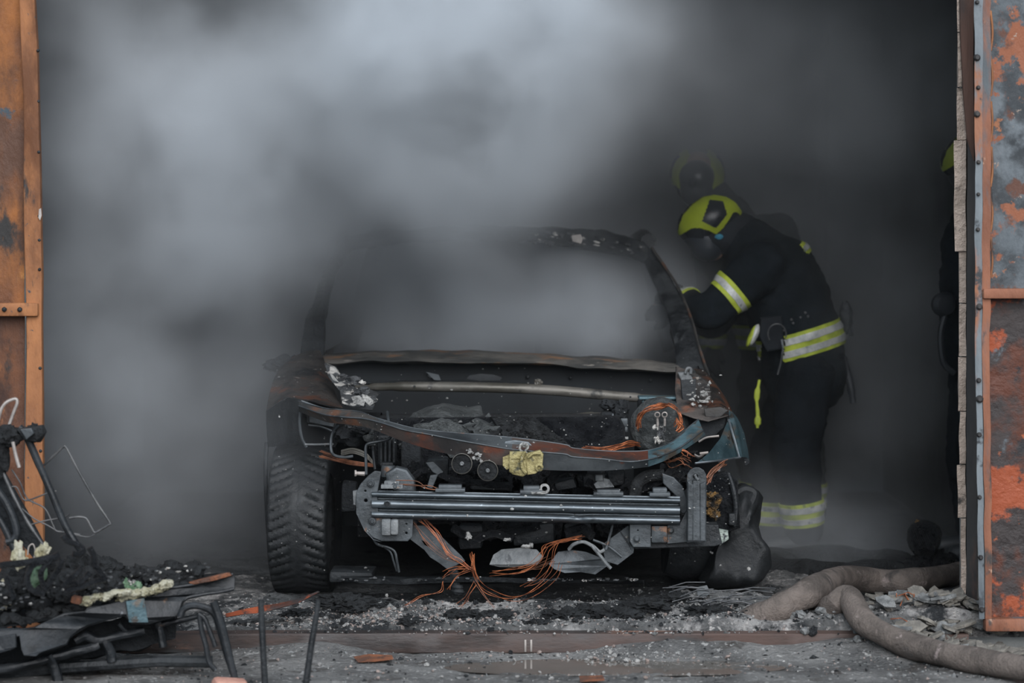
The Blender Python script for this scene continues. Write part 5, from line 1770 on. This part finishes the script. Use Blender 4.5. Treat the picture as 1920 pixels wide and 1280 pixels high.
mb.build('side_plate', G['charred_matte'], SEAT)
# tangled hoses at the hinge
for pts, r in (([(118, 1005), (126, 1016), (148, 1024), (156, 1034), (150, 1042), (136, 1040)], .010), ([(168, 1028), (176, 1045), (178, 1062), (190, 1078), (198, 1088)], .011),
               ([(112, 1042), (85, 1052), (62, 1062), (52, 1080), (54, 1100), (66, 1112), (84, 1116)], .011), ([(118, 1050), (108, 1072), (96, 1090), (84, 1108)], .011), ([(155, 1066), (140, 1080), (126, 1092), (118, 1102)], .010),
               ([(198, 1088), (180, 1092), (160, 1100), (140, 1106), (124, 1108)], .010), ([(100, 1048), (84, 1062), (76, 1082), (82, 1098)], .009), ([(10, 1080), (18, 1100), (26, 1125)], .010), ([(170, 1075), (150, 1094), (125, 1096)], .009), ([(0, 1062), (50, 1056), (106, 1046)], .011)):
    MB().tube(spline(PL([(x, y - 2, sd(x) - .07) for x, y in pts]), 6), r, 10).jitter(.003, 30).build('charred_hose', G['glossy_char'], SEAT)
# runners, cross tubes and legs below
for pts, r in (([(-60, 1262), (40, 1248), (100, 1232), (170, 1214), (185, 1208)], .016), ([(140, 1202), (160, 1192), (186, 1200), (232, 1190), (270, 1182)], .015), ([(160, 1190), (175, 1196), (190, 1202)], .010),
               ([(300, 1172), (340, 1162), (372, 1154)], .010), ([(90, 1228), (102, 1250), (112, 1290)], .018), ([(196, 1200), (206, 1220), (210, 1240)], .016), ([(296, 1166), (302, 1190), (306, 1212)], .014), ([(222, 1168), (232, 1180), (242, 1186)], .008)):
    MB().tube(spline(PL([(x, y, sd(x) + .08) for x, y in pts]), 6), r, 10).jitter(.003, 20).build('under_tube', G['seat_steel'], SEAT)
for pts, r in (([(338, 1156), (344, 1142), (360, 1135), (382, 1138), (402, 1150), (414, 1180), (428, 1230), (438, 1262)], [.012, .012, .012, .012, .013, .014, .014, .013]),
               ([(372, 1150), (384, 1160), (396, 1190), (404, 1212)], .008), ([(374, 1152), (378, 1180), (386, 1210), (392, 1240), (404, 1256)], .009)):
    MB().tube(spline(PL([(x, y, 9.12) for x, y in pts]), 6), r, 10).build('leg', G['seat_steel'], SEAT)
mb = MB().tube(spline(PL([(400, 1128), (412, 1160), (424, 1205), (440, 1272)], 9.08), 5), [.013, .014, .013, .012], 10)
mb.build('leg', G['seat_steel'], SEAT)
# the second rail of the wreck, on the ground
mb = MB().tube(PL([(-60, 1268), (120, 1250), (300, 1238), (400, 1240)], 9.22), .02, 8).jitter(.006, 12)
mb.build('floor_rail', G['charred'], SEAT)

# ------------------------------------------------------------------ things beside the seat
r1 = MB().tube(PL([(489, 1124), (491, 1170), (494, 1230), (498, 1310)], 8.98), [.0095, .0105, .0105, .011], 10)
tag(r1.build('iron_rod', G['charred'], base=(P(492, 1200, 8.98).x, 8.98, YG)), 'straight upright dark iron rod with its top below the tyre', 'rod', 'iron rods in front of the garage')
r2 = MB().tube(spline(PL([(597, 1124), (592, 1160), (582, 1220), (570, 1310)], 8.98), 4), [.0085, .010, .0105, .011], 10)
tag(r2.build('iron_rod', G['charred'], base=(P(584, 1200, 8.98).x, 8.98, YG)), 'leaning dark iron rod, the one closer to the copper wires', 'rod', 'iron rods in front of the garage')
mb = MB().box(P(432, 1288, 9.03), (.115, .09, .045), (.1, .1, .3), .014)
mb.jitter(.005, 20)
tag(mb.build('brick_fragment', G['brick_pink'], base=P(432, 1288, 9.03)), 'pink brick fragment below the burnt seat leg', 'brick')
mb = MB()
mb.beam([PL([(424, 1150), (480, 1138), (560, 1122), (596, 1108)], 9.85), PL([(424, 1157), (480, 1150), (560, 1130), (600, 1110)], 9.82), PL([(424, 1157), (480, 1150), (560, 1130), (600, 1110)], 9.88), PL([(424, 1150), (480, 1138), (560, 1122), (596, 1108)], 9.90)], 40, .004)
tag(mb.build('metal_strip', G['rust_lower'], base=P(500, 1145, 9.85)), 'bent rusty strip lying from the seat towards the tyre', 'strip')
# ------------------------------------------------------------------ hoses, burnt lumps and rubble
def ground_at(x, y):
    return max(heap(x, y), -.01) if y > 9.765 else (0.0 if y > 9.70 else yard_h(x, y))


def on_ground(px, py, lift=0.0):
    """The point of the ground seen at a column and row."""
    D = 9.0
    for _ in range(40):
        x = (px - 960) * D / F
        D += (F * (HC - ground_at(x, D) - lift) / (py - HY) - D) * .5
    return Vector(((px - 960) * D / F, D, ground_at((px - 960) * D / F, D) + lift))


def hose_pts(pix, r):
    out = []
    for px, py in pix:
        out.append(on_ground(px, py, r * .9))
    return out


r = .048
q = hose_pts([(1385, 1120), (1420, 1129), (1450, 1133), (1478, 1130), (1520, 1120), (1575, 1108), (1640, 1098), (1700, 1090), (1780, 1078), (1840, 1070)], r)
q[0].z -= .10
q[1].z -= .055
q[2].z -= .02
for i_, dz in ((4, .02), (5, .05), (6, .02)):
    q[i_].z += dz
q = spline(q, 6)
mb = MB().tube(q, [r * (1 + .16 * math.exp(-((i - len(q) * .44) / 2.2) ** 2) - .05 * sin(i * .7)) for i in range(len(q))], 18)
mb.jitter(.005, 9)
h1 = mb.build('fire_hose', G['hose'], base=(q[0].x, q[0].y, 0))
tag(h1, 'charred brown hose running back from the wing to the right jamb', 'hose', 'hoses on the ground')
q = hose_pts([(1536, 1112), (1562, 1136), (1588, 1160), (1620, 1182), (1670, 1202), (1720, 1216), (1790, 1230), (1860, 1243), (1960, 1260)], r)
for i, p in enumerate(q):
    p.z += (-.07, -.03, .006, .02, .012, .004, 0, 0, 0)[i]
q = spline(q, 6)
mb = MB().tube(q, [r * (.9 + .06 * sin(i * .5)) for i in range(len(q))], 18)
mb.jitter(.004, 9)
h2 = mb.build('fire_hose', G['hose'], base=(q[0].x, q[0].y, 0))
tag(h2, 'charred brown hose curving over the sill to the lower right corner', 'hose', 'hoses on the ground')

# burnt tyre lying flat
c = Vector((P(1560, 0, 11.35).x, 11.35, .04))
mb = MB()
rows = []
for i in range(72):
    th = 2 * pi * i / 72
    rows.append([c + Vector(((.27 + .085 * cos(a)) * cos(th), (.27 + .085 * cos(a)) * sin(th), .045 * sin(a) + .015 * noise.noise(Vector((cos(th) * 2, sin(th) * 2, 3))))) + noise.noise_vector(Vector((th * 3, a, 0))) * .012 for a in [2 * pi * k / 16 for k in range(16)]])
mb.grid(rows, close_rows=True, close_cols=True)
tag(mb.build('tyre_carcass', G['dark_lump'], base=(c.x, c.y, 0), ang=60), 'burnt tyre lying flat behind the brown hose', 'tyre')
# charred stick
a, b = on_ground(1518, 1074, .06), on_ground(1606, 1098, .03)
mb = MB().tube([a, a.lerp(b, .3) + Vector((0, 0, .01)), a.lerp(b, .7), b], [.022, .024, .026, .02], 10)
mb.jitter(.010, 24)
tag(mb.build('charred_stick', G['dark_lump'], base=(a.x, a.y, 0)), 'short charred stick leaning over the brown hose', 'stick')
# round lump with a pale wick on a black heap
c = on_ground(1738, 1076, 0)
mb = MB()
for k in range(16):
    mb.blob(c + Vector((random.uniform(-.11, .11), random.uniform(-.06, .10), random.uniform(.0, .045))), random.uniform(.025, .042), .6, 4, 3, k)
mb.jitter(.012, 20)
hp = mb.build('black_heap', G['glossy_char'], base=(c.x, c.y, 0), ang=60)
tag(hp, 'glossy black heap of melted scrap by the right jamb', 'heap')
ct = P(1733, 1006, c.y)
LM = thing('charred_globe', ct - Vector((0, 0, .07)), 'round black charred ball with an orange stub on the glossy heap', 'ball')
mb = MB().lathe([(.035, -.075), (.056, -.05), (.068, -.02), (.070, .02), (.058, .045), (.035, .06), (.015, .066)], ct, (.08, -.05, 1), 26)
for k in range(5):
    mb.ptube([(1708 + k * 8, 992), (1716 + k * 8, 1012), (1728 + k * 6, 1030)], .005, c.y - .070, 6)
mb.jitter(.003, 22)
mb.build('globe', G['glossy_char'], LM, 50)
mb = MB().tube(PL([(1720, 988), (1719, 978), (1721, 974)], c.y), [.010, .009, .007], 8)
mb.build('stub', G['orange_ash'], LM)
mb = MB().tube([ct + Vector((.0, 0, -.07)), ct + Vector((.01, 0, -.12))], [.035, .05], 12).jitter(.006, 30)
mb.build('neck', G['glossy_char'], LM)

# pieces one could pick up: copies of a few shapes
def piece(kind, seed):
    b = MB()
    if kind == 'shard':
        n = random.randint(5, 7)
        b.plate([(960 + (30 + random.uniform(-14, 12)) * cos(2 * pi * k / n + .3), 422 + (16 + random.uniform(-9, 8)) * sin(2 * pi * k / n + .3)) for k in range(n)], 9.9, .010, bev=.0015)
        for v in b.bm.verts:
            v.co -= Vector((0, 9.9, HC))
            v.co = Vector((v.co.x, v.co.z, v.co.y))
        b.jitter(.003, 30, seed)
    else:
        b.blob((0, 0, 0), (1, .8, .6), .5, 2.2, 2, seed)
        bmesh.ops.scale(b.bm, vec=(.02, .02, .02), verts=b.bm.verts)
    me = bpy.data.meshes.new(kind)
    bmesh.ops.recalc_face_normals(b.bm, faces=b.bm.faces[:])
    b.bm.to_mesh(me)
    b.bm.free()
    me.polygons.foreach_set('use_smooth', [False] * len(me.polygons))
    return me


def scatter(name, kind, mats, spots, label, cat, group, scale, tilt=.5, lift=.0):
    ms = []
    for k in range(6):
        for m_ in mats:
            me = piece(kind, k)
            me.materials.append(G[m_])
            ms.append(me)
    for i, (px, py) in enumerate(spots):
        o = bpy.data.objects.new(name, random.choice(ms))
        COL.objects.link(o)
        s = random.uniform(*scale)
        o.location = on_ground(px, py, lift + .006 * s + (random.uniform(0, .03) if kind == 'shard' else .004))
        o.scale = (s, s, s * random.uniform(.8, 1.2))
        o.rotation_euler = (random.gauss(.32 if kind == 'shard' else 0, tilt), random.gauss(0, tilt), random.uniform(-.9, .9) if kind == 'shard' else random.uniform(0, 6.28))
        tag(o, label, cat, group)


def gauss2(n, cx, cy, sx, sy, ymax=1275, xr=(420, 1915)):
    out = []
    while len(out) < n:
        x, y = random.gauss(cx, sx), random.gauss(cy, sy)
        if 1085 < y < ymax and xr[0] < x < xr[1]:
            out.append((x, y))
    return out


scatter('tile_shard', 'shard', ['shard', 'shard', 'rubble_grey'], gauss2(120, 1735, 1160, 50, 24) + gauss2(90, 1790, 1180, 45, 22), 'broken grey tile shard in the heap at the foot of the right jamb', 'shard', 'tile shards by the right jamb', (.25, .85), .3, .004)
scatter('tile_shard', 'shard', ['shard'], gauss2(45, 1850, 1210, 40, 14), 'broken grey tile shard on the ground before the right door', 'shard', 'tile shards before the right door', (.3, .8), .2)
scatter('plaster_lump', 'lump', ['rubble_white', 'rubble_pink', 'rubble_white'], gauss2(120, 780, 1155, 150, 16, 1184) + gauss2(60, 1250, 1150, 130, 20, 1184), 'pale plaster lump in the ash below the bumper beam', 'rubble lump', 'pale lumps on the garage floor', (.1, .42))
scatter('plaster_lump', 'lump', ['rubble_white', 'rubble_white', 'rubble_pink'], gauss2(50, 1110, 1232, 70, 14) + gauss2(40, 1000, 1255, 250, 14), 'pale plaster lump on the wet ground before the sill', 'rubble lump', 'pale lumps on the wet ground', (.1, .5))
scatter('charcoal_lump', 'lump', ['rubble_black'], gauss2(40, 1050, 1150, 260, 20, 1184) + gauss2(24, 610, 1145, 40, 18, 1184), 'black charcoal lump in the ash under the car front', 'charcoal', 'charcoal lumps under the car', (.2, .8))
scatter('charcoal_lump', 'lump', ['rubble_black', 'rubble_grey'], gauss2(50, 1560, 1150, 90, 26, 1250), 'dark lump of burnt rubble around the brown hoses', 'charcoal', 'dark lumps around the hoses', (.3, 1.2))

for i, (px, py, r) in enumerate([(868, 1150, .05), (905, 1158, .045), (940, 1152, .035), (1060, 1154, .05), (1110, 1150, .06), (1160, 1156, .055), (1215, 1148, .06), (1262, 1140, .045), (640, 1128, .06), (668, 1140, .045), (700, 1132, .04), (1330, 1132, .05), (560, 1150, .035), (1010, 1168, .03), (770, 1164, .03)]):
    c = on_ground(px, py, 0)
    b = MB().blob(c, (r * 1.5, r, r * .45), .7, 5, 4, i + 60)
    b.jitter(.006, 30, i)
    tag(b.build('cinder_clump', G['dark_lump'], base=(c.x, c.y, c.z)), 'crusted black cinder clump in the pale ash below the bumper beam', 'cinder', 'cinder clumps below the bumper')
# a few named scraps
for nm, out, D, m, lb, ct_ in (
        ('orange_scrap', [(664, 1231), (690, 1227), (735, 1228), (737, 1236), (700, 1240), (672, 1241)], None, 'orange_scrap', 'flat orange rusted scrap on the ground before the sill', 'scrap'),
        ('orange_scrap', [(1086, 1268), (1130, 1267), (1134, 1275), (1088, 1277)], None, 'orange_scrap', 'small orange scrap at the near edge of the puddle', 'scrap'),
        ('metal_flake', [(1306, 1102), (1326, 1098), (1332, 1112), (1318, 1120), (1308, 1114)], None, 'pale_steel', 'grey metal flake on the pile under the collapsed tyre', 'scrap')):
    cx, cy = sum(p[0] for p in out) / len(out), sum(p[1] for p in out) / len(out)
    g = on_ground(cx, cy + 4, .006)
    b = MB().plate(out, lambda x, y, g=g, cy=cy: g.y - (y - cy) * .006, .008, bev=.001)
    b.jitter(.003, 20)
    tag(b.build(nm, G[m], base=(g.x, g.y, g.z - .006)), lb, ct_)
WP = []
for i in range(22):
    x = random.uniform(1240, 1400)
    a = on_ground(x, random.uniform(1100, 1130), random.uniform(.01, .05))
    an = random.uniform(-.5, .5)
    b = a + Vector((cos(an) * random.uniform(.08, .22), sin(an) * .05, random.uniform(-.02, .03)))
    WP.append((a, b))
mb = MB()
for a, b in WP:
    mb.tube([a, a.lerp(b, .5) + Vector((0, 0, .01)), b], .0022, 5)
tag(mb.build('wire_litter', G['wire_grey'], base=(WP[0][0].x, WP[0][0].y, 0)), 'thin burnt wires strewn under the collapsed tyre', 'wires', kind='stuff')
mb = MB()
for i in range(10):
    a = on_ground(random.uniform(1680, 1720), random.uniform(1136, 1146), .03)
    b = a + Vector((random.uniform(-.08, .08), random.uniform(-.03, .03), random.uniform(-.02, .02)))
    mb.tube([a, a.lerp(b, .5) + Vector((0, 0, .012)), b], .0018, 5)
tag(mb.build('wire_litter', G['copper'], base=on_ground(1700, 1140)), 'reddish wire ends among the tile shards', 'wires', kind='stuff')

# fine grit: far too many bits to count, one object
gb = bmesh.new()


def grit(slot, n, area, size):
    for i in range(n):
        px, py = area()
        p = on_ground(px, py, .001)
        s = random.uniform(*size) * (1 + 1.5 * random.random() ** 8)
        R = Matrix.Rotation(random.uniform(0, 6), 3, 'Z') @ Matrix.Rotation(random.uniform(0, 6), 3, 'X')
        k = Vector((random.uniform(.6, 1.8), random.uniform(.6, 1.4), random.uniform(.4, .9)))
        vs = [gb.verts.new(p + R @ Vector((d[0] * s * k.x, d[1] * s * k.y, d[2] * s * k.z)) + Vector((random.uniform(-.2, .2), random.uniform(-.2, .2), 0)) * s) for d in ((1, 0, 0), (-1, 0, 0), (0, 1, 0), (0, -1, 0), (0, 0, 1), (0, 0, -1))]
        for a, b, c in ((0, 2, 4), (2, 1, 4), (1, 3, 4), (3, 0, 4), (2, 0, 5), (1, 2, 5), (3, 1, 5), (0, 3, 5)):
            gb.faces.new((vs[a], vs[b], vs[c])).material_index = slot


floor_area = lambda: (random.uniform(440, 1800), 1106 + 80 * random.random() ** .7)
yard_area = lambda: (random.uniform(200, 1915), random.uniform(1192, 1279))
bank = lambda: gauss2(1, 780, 1156, 170, 13, 1184)[0]
bank2 = lambda: gauss2(1, 1240, 1140, 110, 20, 1184)[0]
wet = lambda: gauss2(1, 1120, 1230, 80, 14)[0]
grit(0, 1500, lambda: random.choice((floor_area, yard_area, bank, bank, bank2, wet))(), (.0012, .0036))
grit(1, 1300, lambda: random.choice((floor_area, bank, bank, yard_area))(), (.0012, .0036))
grit(2, 2600, lambda: random.choice((floor_area, yard_area, bank, bank2))(), (.0015, .005))
grit(3, 1300, lambda: random.choice((floor_area, floor_area, bank2, yard_area))(), (.002, .007))
me = bpy.data.meshes.new('grit')
gb.to_mesh(me)
gb.free()
o = link('grit', me, [G['rubble_white'], G['rubble_pink'], G['rubble_grey'], G['rubble_black']], ang=20)
tag(o, 'fine grit and cinders strewn over garage floor and yard', 'grit', kind='stuff')
# ------------------------------------------------------------------ smoke
# soft puffs (centre, radii, strength) that drift out of the garage, broken up by noise, gathered into one cloud
PUFFS = [
    # over the car, the pale core rising out under the lintel
    ((-.22, 10.25, 2.22), (.52, .60, .40), 9.0),
    ((-.18, 10.6, 1.85), (.40, .50, .36), 6.0),
    ((.25, 11.2, 2.15), (.50, .7, .38), 1.1),
    ((.60, 11.6, 2.10), (.40, .6, .26), .6),
    # the bank on the viewer's left
    ((-1.15, 10.7, 1.78), (.52, .60, .36), 3.4),
    ((-1.40, 10.6, 2.25), (.45, .5, .30), 1.0),
    ((-1.05, 11.2, 1.44), (.46, .6, .30), 3.0),
    ((-1.60, 11.0, 1.25), (.40, .6, .75), 1.5),
    ((-1.42, 12.0, .60), (.58, .9, .65), 1.1),
    ((-.50, 11.6, 1.48), (.40, .4, .18), 2.4),
    # in and over the cabin
    ((-.02, 12.0, 1.06), (.58, .30, .24), 9.0),
    ((-.32, 12.05, 1.16), (.32, .28, .20), 6.0),
    ((-.40, 11.88, 1.02), (.26, .25, .16), 8.0),
    ((.30, 11.9, 1.02), (.26, .25, .15), 6.0),
    ((-.08, 12.35, 1.18), (.62, .35, .22), 5.0),
    ((-.05, 12.6, 1.0), (.62, .4, .28), 6.0),
    ((-.05, 13.2, 1.10), (.75, .75, .42), 5.0),
    ((-.60, 11.8, 1.22), (.20, .30, .18), 1.6),
    ((.0, 12.7, 1.66), (.60, .6, .20), 2.6),
    # thin veils
    ((1.3, 13.4, 1.9), (.9, 1.3, .8), .8),
    ((1.25, 11.6, 2.15), (.75, .7, .42), .75),
    ((1.65, 12.2, 1.1), (.40, .6, .7), .30),
    ((1.2, 13.6, .5), (.8, 1.2, .6), .5),
    ((1.15, 11.55, .12), (.5, .45, .22), .9),
    ((.80, 12.42, 1.85), (.32, .28, .20), 1.6),
    ((-.98, 10.5, .78), (.22, .22, .32), .35),
]
vol = bpy.data.volumes.new('smoke')
smoke = bpy.data.objects.new('smoke', vol)
COL.objects.link(smoke)
tag(smoke, 'grey smoke pouring from the garage over the burnt car', 'smoke', kind='stuff')
ng = bpy.data.node_groups.new('smoke', 'GeometryNodeTree')
ng.interface.new_socket('Geometry', in_out='INPUT', socket_type='NodeSocketGeometry')
ng.interface.new_socket('Geometry', in_out='OUTPUT', socket_type='NodeSocketGeometry')
N, Lk = ng.nodes, ng.links


def vm(op, a, b=None):
    n = N.new('ShaderNodeVectorMath')
    n.operation = op
    for i, v in enumerate((a, b)):
        if v is None:
            continue
        if isinstance(v, tuple):
            n.inputs[i].default_value = v
        else:
            Lk.new(v, n.inputs[i])
    return n.outputs['Value'] if op in ('LENGTH', 'DOT_PRODUCT') else n.outputs['Vector']


def ma(op, a, b=None, c=None):
    n = N.new('ShaderNodeMath')
    n.operation = op
    for i, v in enumerate((a, b, c)):
        if v is None:
            continue
        if isinstance(v, (int, float)):
            n.inputs[i].default_value = v
        else:
            Lk.new(v, n.inputs[i])
    return n.outputs[0]


pos = N.new('GeometryNodeInputPosition').outputs[0]


def fbm(p, scale, det):
    n = N.new('ShaderNodeTexNoise')
    n.inputs['Scale'].default_value = scale
    n.inputs['Detail'].default_value = det
    n.inputs['Roughness'].default_value = .6
    Lk.new(p, n.inputs['Vector'])
    return n


wob = fbm(pos, 1.1, 3)
warp = vm('SCALE', vm('SUBTRACT', wob.outputs['Color'], (.5, .5, .5)))
warp.node.inputs['Scale'].default_value = .5
q = vm('ADD', pos, warp)
tot = None
for c, r, a in PUFFS:
    d = vm('DIVIDE', vm('SUBTRACT', q, c), r)
    g = ma('MULTIPLY', ma('EXPONENT', ma('MULTIPLY', ma('POWER', vm('DOT_PRODUCT', d, d), 1.35), -1.0)), a)
    tot = g if tot is None else ma('ADD', tot, g)
tex = fbm(q, 2.3, 7).outputs[0]
mr = N.new('ShaderNodeMapRange')
mr.interpolation_type = 'SMOOTHSTEP'
for i, v in enumerate((.36, .66, .24, 1.6)):
    mr.inputs[i + 1].default_value = v
Lk.new(tex, mr.inputs[0])
den = ma('ADD', ma('MULTIPLY', tot, mr.outputs[0]), .005)
den = ma('MAXIMUM', den, 0.0)
vc = N.new('GeometryNodeVolumeCube')
Lk.new(den, vc.inputs['Density'])
vc.inputs['Min'].default_value = (-2.0, 9.75, 0.02)
vc.inputs['Max'].default_value = (2.0, 14.8, 2.75)
for k, v in zip('XYZ', (136, 150, 100)):
    vc.inputs['Resolution ' + k].default_value = v
sm = N.new('GeometryNodeSetMaterial')
m = bpy.data.materials.new('smoke')
m.use_nodes = True
m.node_tree.nodes.clear()
pv = m.node_tree.nodes.new('ShaderNodeVolumePrincipled')
mo = m.node_tree.nodes.new('ShaderNodeOutputMaterial')
m.node_tree.links.new(pv.outputs[0], mo.inputs['Volume'])
pv.inputs['Color'].default_value = (.885, .922, .955, 1)
pv.inputs['Density'].default_value = 1.0
pv.inputs['Anisotropy'].default_value = 0.0
sm.inputs['Material'].default_value = m
go = N.new('NodeGroupOutput')
Lk.new(vc.outputs[0], sm.inputs[0])
Lk.new(sm.outputs[0], go.inputs[0])
vol.materials.append(m)
md = smoke.modifiers.new('smoke', 'NODES')
md.node_group = ng
